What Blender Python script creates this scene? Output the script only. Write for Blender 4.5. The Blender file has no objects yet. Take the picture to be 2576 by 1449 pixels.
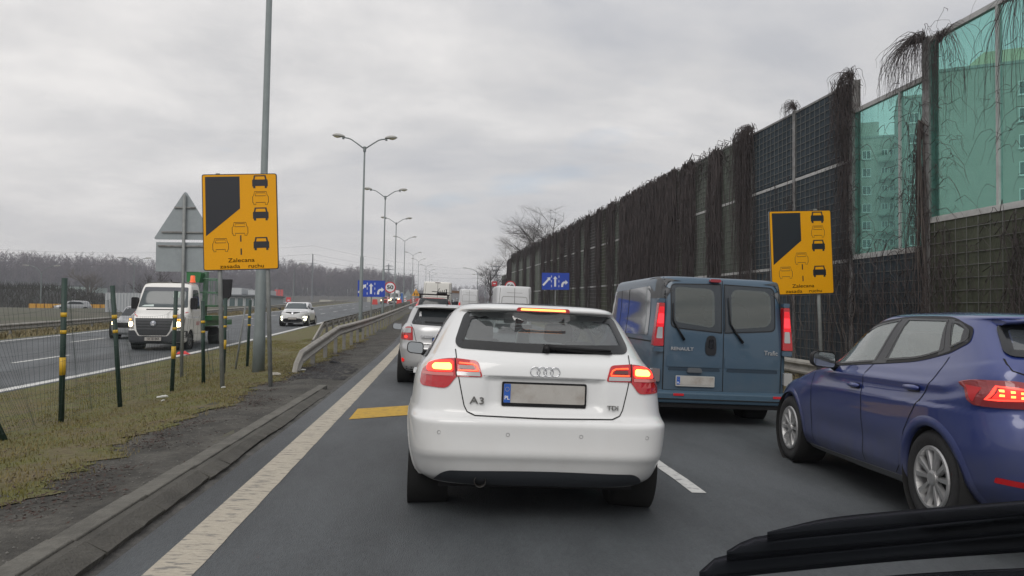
import bpy, bmesh, math, random
import numpy as np
from mathutils import Vector, Matrix
from mathutils.bvhtree import BVHTree
R = math.radians
random.seed(7)
SC = bpy.context.scene
COL = SC.collection

# ------------------------------------------------------------------ camera
YAW, PITCH, ROLL, CAMH = R(5.36), R(1.73), R(0.7), 1.33
_f = Vector((math.sin(YAW)*math.cos(PITCH), math.cos(YAW)*math.cos(PITCH), math.sin(PITCH)))
_r0 = Vector((math.cos(YAW), -math.sin(YAW), 0)); _u0 = _r0.cross(_f)
_r = _r0*math.cos(ROLL) + _u0*math.sin(ROLL); _u = _r.cross(_f)
cd = bpy.data.cameras.new('camera'); cam = bpy.data.objects.new('camera', cd); COL.objects.link(cam)
cd.sensor_width = 36; cd.lens = 36*1918/2576; cd.clip_end = 4000; cd.clip_start = 0.05
mw = Matrix((( _r.x, _u.x, -_f.x, 0), (_r.y, _u.y, -_f.y, 0), (_r.z, _u.z, -_f.z, CAMH), (0, 0, 0, 1)))
cam.matrix_world = mw
SC.camera = cam
def ray(px, py): return _f + _r*((px-1288)/1918) - _u*((py-724.5)/1918)
def atY(px, py, Y):
    d = ray(px, py); return Vector((0, 0, CAMH)) + d*(Y/d.y)

# ------------------------------------------------------------------ light
SUN_EL, SUN_ROT = 42, 200
w = bpy.data.worlds.new('World'); SC.world = w; w.use_nodes = True
nt = w.node_tree; nt.nodes.clear()
def nd(t, **k):
    n = nt.nodes.new(t)
    for a, b in k.items(): setattr(n, a, b)
    return n
lk = nt.links.new
out = nd('ShaderNodeOutputWorld'); bg = nd('ShaderNodeBackground'); bg.inputs[1].default_value = 0.1
sky = nd('ShaderNodeTexSky', sky_type='NISHITA', sun_disc=False); sky.sun_elevation = R(SUN_EL); sky.sun_rotation = R(SUN_ROT)
tc = nd('ShaderNodeTexCoord'); sep = nd('ShaderNodeSeparateXYZ'); lk(tc.outputs['Generated'], sep.inputs[0])
zc_ = nd('ShaderNodeMath', operation='MAXIMUM'); lk(sep.outputs[2], zc_.inputs[0]); zc_.inputs[1].default_value = 0
za = nd('ShaderNodeMath', operation='ADD'); lk(zc_.outputs[0], za.inputs[0]); za.inputs[1].default_value = 0.16
inv = nd('ShaderNodeMath', operation='DIVIDE'); inv.inputs[0].default_value = 1; lk(za.outputs[0], inv.inputs[1])
pl = nd('ShaderNodeVectorMath', operation='SCALE'); lk(tc.outputs['Generated'], pl.inputs[0]); lk(inv.outputs[0], pl.inputs['Scale'])
mp = nd('ShaderNodeMapping'); mp.inputs['Scale'].default_value = (0.55, 0.62, 0.5); mp.inputs['Location'].default_value = (2.1, 1.4, 0); lk(pl.outputs[0], mp.inputs[0])
n1 = nd('ShaderNodeTexNoise'); n1.inputs['Scale'].default_value = 1.1; n1.inputs['Detail'].default_value = 7; n1.inputs['Roughness'].default_value = .58; n1.inputs['Distortion'].default_value = .5; lk(mp.outputs[0], n1.inputs[0])
n2 = nd('ShaderNodeTexNoise'); n2.inputs['Scale'].default_value = 3.2; n2.inputs['Detail'].default_value = 6; n2.inputs['Roughness'].default_value = .55; lk(mp.outputs[0], n2.inputs[0])
mx0 = nd('ShaderNodeMix', data_type='FLOAT'); mx0.inputs[0].default_value = .34; lk(n1.outputs[0], mx0.inputs[2]); lk(n2.outputs[0], mx0.inputs[3])
rp = nd('ShaderNodeValToRGB'); lk(mx0.outputs[0], rp.inputs[0])
e = rp.color_ramp.elements
e[0].position = .40; e[0].color = (.55, .555, .58, 1); e[1].position = .62; e[1].color = (.90, .875, .855, 1)
m_ = rp.color_ramp.elements.new(.5); m_.color = (.69, .68, .68, 1)
# overcast sky: brighter overhead, warmer and even towards the horizon
hz = nd('ShaderNodeMapRange'); lk(zc_.outputs[0], hz.inputs[0]); hz.inputs[1].default_value = 0; hz.inputs[2].default_value = .22; hz.inputs[3].default_value = .75; hz.inputs[4].default_value = 0
mxh = nd('ShaderNodeMix', data_type='RGBA'); lk(hz.outputs[0], mxh.inputs[0]); lk(rp.outputs[0], mxh.inputs[6]); mxh.inputs[7].default_value = (.69, .665, .66, 1)
zen = nd('ShaderNodeMapRange'); lk(zc_.outputs[0], zen.inputs[0]); zen.inputs[1].default_value = .3; zen.inputs[2].default_value = 1; zen.inputs[3].default_value = 1; zen.inputs[4].default_value = 1.6
scz = nd('ShaderNodeMath', operation='MULTIPLY'); lk(zen.outputs[0], scz.inputs[0]); scz.inputs[1].default_value = 10
cl = nd('ShaderNodeVectorMath', operation='SCALE'); lk(mxh.outputs[2], cl.inputs[0]); lk(scz.outputs[0], cl.inputs['Scale'])
# thin gaps where the blue comes through
n3 = nd('ShaderNodeTexNoise'); n3.inputs['Scale'].default_value = 2.3; n3.inputs['Detail'].default_value = 4; lk(mp.outputs[0], n3.inputs[0])
gap = nd('ShaderNodeMapRange'); lk(n3.outputs[0], gap.inputs[0]); gap.inputs[1].default_value = .66; gap.inputs[2].default_value = .80; gap.inputs[3].default_value = .04; gap.inputs[4].default_value = .5
mxs = nd('ShaderNodeMix', data_type='RGBA'); lk(gap.outputs[0], mxs.inputs[0]); lk(cl.outputs[0], mxs.inputs[6]); lk(sky.outputs[0], mxs.inputs[7])
lk(mxs.outputs[2], bg.inputs[0]); lk(bg.outputs[0], out.inputs[0])
sd = bpy.data.lights.new('sun', 'SUN'); sd.energy = 1.15; sd.angle = R(35); sd.color = (1, .96, .91)
so = bpy.data.objects.new('sun', sd); COL.objects.link(so)
az = R(SUN_ROT)   # the sun stands behind the camera, to the left
sdir = Vector((math.sin(az)*math.cos(R(SUN_EL)), math.cos(az)*math.cos(R(SUN_EL)), math.sin(R(SUN_EL))))
so.rotation_euler = sdir.to_track_quat('Z', 'Y').to_euler()
SC.view_settings.view_transform = 'Standard'; SC.view_settings.look = 'None'; SC.view_settings.gamma = 1
SC.view_settings.use_curve_mapping = False; SC.view_settings.exposure = 0.0
SC.render.engine = 'CYCLES'
SC.cycles.transparent_max_bounces = 24; SC.cycles.max_bounces = 8

# ------------------------------------------------------------------ helpers
MATS = {}
def pm(name, col, rough=.6, metal=0, coat=0, nz=0, ns=8, bump=0, bs=None, emit=None, es=1, spec=.5, col2=None, c2lo=.45, c2hi=.62, c2s=2, coord='Object', stretch=None, dirt=None):
    if name in MATS: return MATS[name]
    m = bpy.data.materials.new(name); m.use_nodes = True; t = m.node_tree; b = t.nodes['Principled BSDF']; L = t.links.new
    b.inputs['Base Color'].default_value = (*col, 1); b.inputs['Roughness'].default_value = rough; b.inputs['Metallic'].default_value = metal
    b.inputs['Coat Weight'].default_value = coat; b.inputs['Coat Roughness'].default_value = .04; b.inputs['Specular IOR Level'].default_value = spec
    tcn = t.nodes.new('ShaderNodeTexCoord'); vec = tcn.outputs[coord]
    if coord == 'World':
        pass
    if stretch:
        mpn = t.nodes.new('ShaderNodeMapping'); mpn.inputs['Scale'].default_value = stretch; L(vec, mpn.inputs[0]); vec = mpn.outputs[0]
    cur = None
    if col2:
        a = t.nodes.new('ShaderNodeTexNoise'); a.inputs['Scale'].default_value = c2s; a.inputs['Detail'].default_value = 6; a.inputs['Roughness'].default_value = .65; L(vec, a.inputs[0])
        r = t.nodes.new('ShaderNodeMapRange'); L(a.outputs[0], r.inputs[0]); r.inputs[1].default_value = c2lo; r.inputs[2].default_value = c2hi
        x = t.nodes.new('ShaderNodeMix'); x.data_type = 'RGBA'; L(r.outputs[0], x.inputs[0]); x.inputs[6].default_value = (*col, 1); x.inputs[7].default_value = (*col2, 1); cur = x.outputs[2]
    if dirt:   # road grime film (colour, z where it ends, softness, amount)
        sp = t.nodes.new('ShaderNodeSeparateXYZ'); L(tcn.outputs['Object'], sp.inputs[0])
        r = t.nodes.new('ShaderNodeMapRange'); L(sp.outputs[2], r.inputs[0]); r.inputs[1].default_value = dirt[1]+dirt[2]; r.inputs[2].default_value = dirt[1]-dirt[2]
        a = t.nodes.new('ShaderNodeTexNoise'); a.inputs['Scale'].default_value = 5; a.inputs['Detail'].default_value = 5; L(tcn.outputs['Object'], a.inputs[0])
        mu = t.nodes.new('ShaderNodeMath'); mu.operation = 'MULTIPLY'; L(r.outputs[0], mu.inputs[0]); L(a.outputs[0], mu.inputs[1])
        m2 = t.nodes.new('ShaderNodeMath'); m2.operation = 'MULTIPLY'; L(mu.outputs[0], m2.inputs[0]); m2.inputs[1].default_value = dirt[3]*2; m2.use_clamp = True
        x = t.nodes.new('ShaderNodeMix'); x.data_type = 'RGBA'; L(m2.outputs[0], x.inputs[0]); x.inputs[7].default_value = (*dirt[0], 1)
        if cur: L(cur, x.inputs[6])
        else: x.inputs[6].default_value = (*col, 1)
        cur = x.outputs[2]
        ro = t.nodes.new('ShaderNodeMapRange'); L(m2.outputs[0], ro.inputs[0]); ro.inputs[3].default_value = rough; ro.inputs[4].default_value = .75; L(ro.outputs[0], b.inputs['Roughness'])
        cw = t.nodes.new('ShaderNodeMapRange'); L(m2.outputs[0], cw.inputs[0]); cw.inputs[3].default_value = coat; cw.inputs[4].default_value = coat*.15; L(cw.outputs[0], b.inputs['Coat Weight'])
    if nz:
        a = t.nodes.new('ShaderNodeTexNoise'); a.inputs['Scale'].default_value = ns; a.inputs['Detail'].default_value = 8; a.inputs['Roughness'].default_value = .7; L(vec, a.inputs[0])
        r = t.nodes.new('ShaderNodeMapRange'); L(a.outputs[0], r.inputs[0]); r.inputs[1].default_value = .25; r.inputs[2].default_value = .75; r.inputs[3].default_value = 1-nz; r.inputs[4].default_value = 1+nz
        x = t.nodes.new('ShaderNodeVectorMath'); x.operation = 'SCALE'; L(r.outputs[0], x.inputs['Scale'])
        if cur: L(cur, x.inputs[0])
        else: x.inputs[0].default_value = col
        cur = x.outputs[0]
    if cur: L(cur, b.inputs['Base Color'])
    if bump:
        a = t.nodes.new('ShaderNodeTexNoise'); a.inputs['Scale'].default_value = bs or ns*2; a.inputs['Detail'].default_value = 5; L(vec, a.inputs[0])
        bb = t.nodes.new('ShaderNodeBump'); bb.inputs['Strength'].default_value = bump; bb.inputs['Distance'].default_value = .02; L(a.outputs[0], bb.inputs['Height']); L(bb.outputs[0], b.inputs['Normal'])
    if emit:
        b.inputs['Emission Color'].default_value = (*emit, 1); b.inputs['Emission Strength'].default_value = es
    MATS[name] = m; return m
def glass(name, tint, refl=.05, gcol=(1, 1, 1), rough=.02, film=0, filmcol=(.3, .32, .32)):
    if name in MATS: return MATS[name]
    m = bpy.data.materials.new(name); m.use_nodes = True; t = m.node_tree; t.nodes.clear(); L = t.links.new
    o = t.nodes.new('ShaderNodeOutputMaterial'); tr = t.nodes.new('ShaderNodeBsdfTransparent'); tr.inputs[0].default_value = (*tint, 1)
    gl = t.nodes.new('ShaderNodeBsdfGlossy'); gl.inputs[0].default_value = (*gcol, 1); gl.inputs[1].default_value = rough
    lw = t.nodes.new('ShaderNodeLayerWeight'); lw.inputs[0].default_value = .5
    pw = t.nodes.new('ShaderNodeMath'); pw.operation = 'POWER'; L(lw.outputs['Facing'], pw.inputs[0]); pw.inputs[1].default_value = 4.5
    fr = t.nodes.new('ShaderNodeMath'); fr.operation = 'MULTIPLY_ADD'; L(pw.outputs[0], fr.inputs[0]); fr.inputs[1].default_value = .9; fr.inputs[2].default_value = .05
    ad = t.nodes.new('ShaderNodeMath'); ad.operation = 'ADD'; ad.use_clamp = True; L(fr.outputs[0], ad.inputs[0]); ad.inputs[1].default_value = refl
    mx = t.nodes.new('ShaderNodeMixShader')
    base = tr.outputs[0]
    if film:
        df = t.nodes.new('ShaderNodeBsdfDiffuse'); df.inputs[0].default_value = (*filmcol, 1)
        mf = t.nodes.new('ShaderNodeMixShader'); mf.inputs[0].default_value = film; L(tr.outputs[0], mf.inputs[1]); L(df.outputs[0], mf.inputs[2]); base = mf.outputs[0]
    L(ad.outputs[0], mx.inputs[0]); L(base, mx.inputs[1]); L(gl.outputs[0], mx.inputs[2]); L(mx.outputs[0], o.inputs[0])
    MATS[name] = m; return m

def tag(o, label=None, cat=None, group=None, kind=None):
    if label: o['label'] = label
    if cat: o['category'] = cat
    if group: o['group'] = group
    if kind: o['kind'] = kind
    return o
def thing(name, label, cat, loc=(0, 0, 0), rot=(0, 0, 0), group=None):
    o = bpy.data.objects.new(name, None); COL.objects.link(o); o.empty_display_size = .2
    o.location = loc; o.rotation_euler = rot; return tag(o, label, cat, group)
def link(name, me, mat, parent=None, smooth=False):
    o = bpy.data.objects.new(name, me); COL.objects.link(o)
    if mat and not me.materials: me.materials.append(mat)
    if parent: o.parent = parent
    if smooth: me.polygons.foreach_set('use_smooth', [True]*len(me.polygons))
    return o
class MB:
    def __init__(s): s.v = []; s.f = []
    def add(s, vs, fs):
        n = len(s.v); s.v += [tuple(v) for v in vs]; s.f += [tuple(i+n for i in f) for f in fs]; return s
    def box(s, x0, x1, y0, y1, z0, z1):
        return s.add([(x0,y0,z0),(x1,y0,z0),(x1,y1,z0),(x0,y1,z0),(x0,y0,z1),(x1,y0,z1),(x1,y1,z1),(x0,y1,z1)],
                     [(0,3,2,1),(4,5,6,7),(0,1,5,4),(1,2,6,5),(2,3,7,6),(3,0,4,7)])
    def tube(s, pts, rad, k=6, cap=True):
        pts = [Vector(p) for p in pts]; n = len(pts); rad = rad if isinstance(rad, (list, tuple)) else [rad]*n
        vs = []; up = Vector((0, 0, 1))
        for i, p in enumerate(pts):
            d = (pts[min(i+1, n-1)]-pts[max(i-1, 0)])
            if d.length < 1e-9: d = Vector((0, 0, 1))
            d.normalize(); a = d.cross(up if abs(d.z) < .95 else Vector((1, 0, 0))).normalized(); b = d.cross(a)
            for j in range(k):
                an = 2*math.pi*j/k; vs.append(p+(a*math.cos(an)+b*math.sin(an))*rad[i])
        fs = [(i*k+j, i*k+(j+1) % k, (i+1)*k+(j+1) % k, (i+1)*k+j) for i in range(n-1) for j in range(k)]
        if cap: fs += [tuple(range(k))[::-1], tuple((n-1)*k+j for j in range(k))]
        return s.add(vs, fs)
    def lathe(s, prof, axis='x', c=(0, 0, 0), k=32, a0=0, a1=2*math.pi):
        full = abs(a1-a0-2*math.pi) < 1e-6; kk = k if full else k+1; vs = []
        for (a, r) in prof:
            for j in range(kk):
                an = a0+(a1-a0)*j/k; p, q = r*math.cos(an), r*math.sin(an)
                v = (a, p, q) if axis == 'x' else (p, a, q) if axis == 'y' else (p, q, a)
                vs.append((v[0]+c[0], v[1]+c[1], v[2]+c[2]))
        fs = [(i*kk+j, i*kk+(j+1) % kk, (i+1)*kk+(j+1) % kk, (i+1)*kk+j) for i in range(len(prof)-1) for j in range(k)]
        return s.add(vs, fs)
    def prism(s, poly, y0, y1, plane='xz'):
        n = len(poly)
        def P(a, b, y): return (a, y, b) if plane == 'xz' else (y, a, b) if plane == 'yz' else (a, b, y)
        vs = [P(a, b, y0) for a, b in poly]+[P(a, b, y1) for a, b in poly]
        return s.add(vs, [tuple(range(n)), tuple(range(2*n-1, n-1, -1))]+[(i, (i+1) % n, (i+1) % n+n, i+n) for i in range(n)])
    def build(s, name, mat, parent=None, smooth=False, kind=None):
        me = bpy.data.meshes.new(name); me.from_pydata(s.v, [], s.f); me.update()
        o = link(name, me, mat, parent, smooth)
        if kind: o['kind'] = kind
        return o
def bevel(o, w_, seg=2):
    bm = bmesh.new(); bm.from_mesh(o.data); bmesh.ops.remove_doubles(bm, verts=bm.verts, dist=1e-5); bmesh.ops.recalc_face_normals(bm, faces=bm.faces)
    bmesh.ops.bevel(bm, geom=[e_ for e_ in bm.edges if len(e_.link_faces) == 2 and e_.calc_face_angle(0) > .5], offset=w_, segments=seg, affect='EDGES', profile=.5)
    bm.to_mesh(o.data); bm.free(); return o
def rpoly(pts, r=.03, seg=5):
    out_ = []; n = len(pts)
    for i, p in enumerate(pts):
        rr = p[2] if len(p) > 2 else r; p = Vector(p[:2]); a = Vector(pts[i-1][:2]); b = Vector(pts[(i+1) % n][:2])
        da, db = (a-p), (b-p); la, lb = da.length, db.length; rr = min(rr, la*.48, lb*.48)
        if rr < 1e-4: out_.append(tuple(p)); continue
        A = p+da/la*rr; B = p+db/lb*rr
        for k in range(seg+1):
            t = k/seg; q = A*(1-t)**2+p*2*t*(1-t)+B*t*t; out_.append(tuple(q))
    return out_
def dens(poly, step):
    o = []; n = len(poly)
    for i in range(n):
        a, b = Vector(poly[i]), Vector(poly[(i+1) % n]); k = max(1, int((b-a).length/step))
        for j in range(k): o.append(tuple(a.lerp(b, j/k)))
    return o
def area2(p): return sum(p[i-1][0]*p[i][1]-p[i][0]*p[i-1][1] for i in range(len(p)))/2
def inset(poly, d):
    if area2(poly) < 0: poly = poly[::-1]
    o = []; n = len(poly)
    for i in range(n):
        a, p, b = Vector(poly[i-1]), Vector(poly[i]), Vector(poly[(i+1) % n])
        t = (b-a)
        if t.length < 1e-9: o.append(tuple(p)); continue
        t.normalize(); o.append((p.x-t.y*d, p.y+t.x*d))
    return o
def inpoly(x, y, poly):
    c = False; j = len(poly)-1
    for i in range(len(poly)):
        xi, yi = poly[i]; xj, yj = poly[j]
        if (yi > y) != (yj > y) and x < (xj-xi)*(y-yi)/(yj-yi)+xi: c = not c
        j = i
    return c
_fontcache = {}
def text_mb(s, size, depth=.004, bold=0, font_w=1.0):
    key = (s, size, depth, bold, font_w)
    if key in _fontcache: return _fontcache[key]
    cu = bpy.data.curves.new('t', 'FONT'); cu.body = s; cu.size = size; cu.extrude = depth/2; cu.offset = bold; cu.align_x = 'CENTER'; cu.align_y = 'CENTER'; cu.resolution_u = 4
    ob = bpy.data.objects.new('t', cu); COL.objects.link(ob); bpy.context.view_layer.update()
    me = bpy.data.meshes.new_from_object(ob.evaluated_get(bpy.context.evaluated_depsgraph_get()))
    mb = MB(); mb.v = [(v.co.x*font_w, v.co.z*-1, v.co.y) for v in me.vertices]; mb.f = [tuple(p.vertices) for p in me.polygons]
    bpy.data.objects.remove(ob); bpy.data.curves.remove(cu); bpy.data.meshes.remove(me)
    _fontcache[key] = mb; return mb
def text(name, s, size, at, mat, parent, depth=.004, bold=0, fw=1.0):
    t = text_mb(s, size, depth, bold, fw); m = MB(); m.add([(a+at[0], b+at[1], c+at[2]) for a, b, c in t.v], t.f)
    return m.build(name, mat, parent)

# ------------------------------------------------------------------ ground shape
def zc(Y):
    if Y < 10: return 0.
    if Y < 40: return .022/60*(Y-10)**2
    if Y < 165: return .33+.022*(Y-40)
    t = min(Y, 205)-165; return 3.08+.022*t-.022*t*t/80
def gz(X, Y):
    c = zc(Y)
    if X >= -1.7: z = c-.03*(min(X, 7)+1.3)
    elif X >= -8.1:
        t = (-1.7-X)/6.4; z = c+.0+(.02)*(1-t) - .32*t*t*(3-2*t)
    elif X >= -18: z = c-.32
    elif X > -60:
        t = (-18-X)/42; t = t*t*(3-2*t); z = (c-.32)*(1-t)+(.6+.003*Y)*t
    else: z = .6+.003*Y
    if X < -2.15 and X > -8: z += .03*math.sin(X*2.1+Y*.7)*math.sin(Y*.45+X)
    if X > 9.5: z += min(3, (X-9.5)*.0)
    return z
ys = sorted(set([-8, -4] + [round(i*.5, 2) for i in range(0, 80)] + list(range(40, 210, 3)) + [220, 250, 300, 360, 450, 600, 800, 1100, 1500, 2200]))
def sheet(name, xs, ysl, mat, dz=0, kind='structure', xf=None, parent=None, zf=None):
    vs = []; fs = []; n = len(xs)
    for y in ysl:
        for x in xs:
            X = xf(x, y) if xf else x
            vs.append((X, y, (zf(X, y) if zf else gz(X, y))+dz))
    for i in range(len(ysl)-1):
        for j in range(n-1):
            a = i*n+j; fs.append((a, a+1, a+n+1, a+n))
    me = bpy.data.meshes.new(name); me.from_pydata(vs, [], fs); me.update(); o = link(name, me, mat, parent, True)
    if kind: o['kind'] = kind
    return o

asphalt = pm('asphalt', (.040, .045, .049), .62, nz=.30, ns=60, bump=.7, bs=170, col2=(.086, .096, .103), c2lo=.36, c2hi=.66, c2s=.75, stretch=(1, .30, 1))
asphalt_old = pm('old asphalt', (.10, .10, .098), .85, nz=.2, ns=2.5, bump=.5, bs=160, col2=(.14, .138, .13), c2s=.6, stretch=(1, .25, 1))
dirt_m = pm('packed dirt', (.038, .036, .031), .95, nz=.5, ns=14, bump=1, bs=60, col2=(.088, .083, .072), c2lo=.38, c2hi=.66, c2s=1.7)
earth_m = pm('distant ground', (.075, .07, .05), .95, nz=.3, ns=.4, col2=(.06, .065, .035), c2s=.15)
soil_m = pm('median soil', (.105, .105, .030), .95, nz=.5, ns=16, bump=1, bs=70, col2=(.12, .095, .048), c2lo=.42, c2hi=.62, c2s=1.6)
paint_m = pm('road paint', (.42, .38, .31), .85, nz=.28, ns=26, bump=.5, bs=90, col2=(.20, .19, .17), c2lo=.53, c2hi=.60, c2s=9, stretch=(.7, 3, 1))
paint_w = pm('white road paint', (.55, .55, .53), .8, nz=.15, ns=20, col2=(.30, .30, .30), c2lo=.54, c2hi=.64, c2s=9)
yel_paint = pm('yellow road paint', (.44, .27, .03), .8, nz=.18, ns=25, col2=(.30, .19, .04), c2lo=.5, c2hi=.66, c2s=9)

XT = [-1500, -900, -500, -300, -200, -140, -100, -80, -60, -50, -40, -32, -26, -22, -19.5, -18, -16, -12, -8.1, -7.6, -7, -6.4, -5.8, -5.2, -4.6, -4, -3.4, -2.8, -2.2, -1.7, -1.3, 0, 2, 4, 6, 7, 9, 12, 20, 60, 150, 400, 1200]
sheet('ground', XT, ys, earth_m, -.03)
yn = [y for y in ys if y <= 1100]
sheet('road', [-1.72, -1.3, 0, 1, 2, 3, 4, 5, 6.6], yn, asphalt, .0)
# thin, uneven strip of worn asphalt between the kerb and the paint
sheet('left_carriageway', [-18, -15, -12, -10, -8.1], yn, asphalt, .0)
def jit(x, y, a=.25, s=1.3): return x + a*(math.sin(y*s)+.6*math.sin(y*s*2.7+1)+.4*math.sin(y*s*6.1))*.5
ysf = [round(i*.1, 2) for i in range(-10, 300)]+[y for y in ys if 30 <= y <= 220]
sheet('grass_strip', [-8.1, -7.4, -6.6, -5.8, -5, -4.2, -3.5, -3.0], ysf, soil_m, -.004, xf=lambda x, y: jit(x, y, .3)+.05*math.sin(y*23)+.04*math.sin(y*41+1)+.05*math.sin(y*13+2) if x == -3.0 else x)
sheet('dirt_shoulder', [-3.2, -2.8, -2.4, -2.0, -1.69], [y for y in ys if y <= 220], dirt_m, -.012)
sheet('verge', [6.6, 7.4, 8.2, 9.2], [y for y in ys if y <= 220], soil_m, -.006)
sheet('gravel_edge', [-19.4, -18.6, -18.0], [y for y in ys if y <= 220], soil_m, .0)

# markings
def strip_mark(name, x0, x1, y0, y1, mat, step=.5, dz=.004, wob=0):
    n = max(2, int((y1-y0)/step)+1); yl = [y0+(y1-y0)*i/(n-1) for i in range(n)]
    return sheet(name, [x0, (x0+x1)/2, x1], yl, mat, dz, xf=(lambda x, y: x+wob*math.sin(y*7+x*3)+wob*.7*math.sin(y*17.3+x)) if wob else None)
strip_mark('edge_line', -1.445, -1.205, 1.5, 150, paint_m, .12, dz=.0025, wob=.0018)
sheet('gutter', [-1.72, -1.6, -1.50], [y_*.25 for y_ in range(4, 120)], pm('dirty gutter asphalt', (.062, .060, .056), .9, nz=.35, ns=30, bump=.8, bs=90, col2=(.10, .096, .088), c2s=3), .003, xf=lambda x, y: x+.02*math.sin(y*5)+.015*math.sin(y*13.1) if x == -1.50 else x)
strip_mark('edge_line', -8.45, -8.2, 4, 160, paint_w, .5)
strip_mark('edge_line', -17.6, -17.4, 4, 160, paint_w, .5)
for k in range(14):
    y0 = 5.95+(k)*9.0; strip_mark('lane_dash', 2.02, 2.14, y0, y0+3.1, paint_w, .5, wob=.003)
for k in range(14):
    y0 = 22.2+(k-1)*9.0; strip_mark('lane_dash', -11.75, -11.6, y0, y0+3.2, paint_w, .6)
    strip_mark('lane_dash', -14.85, -14.7, y0+1, y0+4.2, paint_w, .6)
for k in range(1, 6):
    y0 = 9.4+(k-1)*7.5; vs = []; fs = []
    for i in range(9):
        X = -1.08+i*.3; s = .78*(X+1.08)
        vs += [(X, y0+s, gz(X, y0+s)+.005), (X, y0+s+1.0, gz(X, y0+s+1)+.005)]
    fs = [(2*i, 2*i+2, 2*i+3, 2*i+1) for i in range(8)]
    if k == 1:
        me = bpy.data.meshes.new('yellow_marking'); me.from_pydata(vs, [], fs); o = link('yellow_marking', me, yel_paint); o['kind'] = 'structure'

# ------------------------------------------------------------------ kerb stones
kerb_m = pm('kerb concrete', (.118, .113, .098), .9, nz=.25, ns=14, bump=.6, bs=60, col2=(.085, .081, .07), c2s=3)
kerb_d = pm('dirty kerb concrete', (.078, .074, .064), .92, nz=.3, ns=12, bump=.8, bs=50, col2=(.055, .052, .045), c2s=3)
kerb = thing('kerb', 'low double kerb of tilted concrete stones between dirt shoulder and edge line', 'kerb')
random.seed(3)
y = 1.2; i = 0
while y < 12.0:
    L_ = .98; hh = .12-.075*max(0, (y-3)/9); tw = random.uniform(-.012, .012)
    z = zc(y)
    b = MB().box(-1.985, -1.85, y+.006, y+L_-.006, z-.12, z+hh+.02); o = b.build('kerb_stone', kerb_m, kerb)
    o.location = (tw*.3, 0, tw*.3); bevel(o, .008, 2)
    y += L_; i += 1
y = 1.6
while y < 11.9:
    L_ = random.choice([.98, .98, .7, .5, .85]); hh = .115-.075*max(0, (y-3)/9); z = zc(y)
    t1 = random.uniform(-.02, .012); t2 = random.uniform(-.02, .012)
    n = 8; vs = []
    for k in range(n):
        yy = y+.008+(L_-.016)*k/(n-1); q = k/(n-1); h2 = hh+.012; lo = random.uniform(-.012, .012)
        vs += [(-1.845, yy, z-.1), (-1.845, yy, z+h2), (-1.80, yy, z+h2-.004), (-1.70+(t1*(1-q)+t2*q)+lo, yy, z+h2*.50+lo*.4), (-1.77+(t1*(1-q)+t2*q)+lo, yy, z-.08)]
    fs = [(k*5+j, k*5+(j+1) % 5, k*5+5+(j+1) % 5, k*5+5+j) for k in range(n-1) for j in range(5)]+[(4, 3, 2, 1, 0), tuple((n-1)*5+j for j in range(5))]
    o = MB().add(vs, fs).build('sloped_kerb_stone', kerb_d, kerb); y += L_

# ------------------------------------------------------------------ car shell
def pchip(P):
    xs = [p[0] for p in P]
    def mk(c):
        yv = [p[c] for p in P]; n = len(P); h = [xs[i+1]-xs[i] for i in range(n-1)]; dl = [(yv[i+1]-yv[i])/h[i] for i in range(n-1)]; m = [0]*n; m[0] = dl[0]; m[-1] = dl[-1]
        for i in range(1, n-1):
            if dl[i-1]*dl[i] > 0:
                w1 = 2*h[i]+h[i-1]; w2 = h[i]+2*h[i-1]; m[i] = (w1+w2)/(w1/dl[i-1]+w2/dl[i])
        def f(t):
            t = min(max(t, xs[0]), xs[-1]); i = 0
            while i < n-2 and t > xs[i+1]: i += 1
            s = (t-xs[i])/h[i]; return yv[i]*(1+2*s)*(1-s)**2+m[i]*h[i]*s*(1-s)**2+yv[i+1]*s*s*(3-2*s)+m[i+1]*h[i]*s*s*(s-1)
        return f
    return mk(1), mk(2)
def lin(P):
    xs = [p[0] for p in P]; ysv = [p[1] for p in P]
    return lambda t: float(np.interp(t, xs, ysv))
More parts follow.
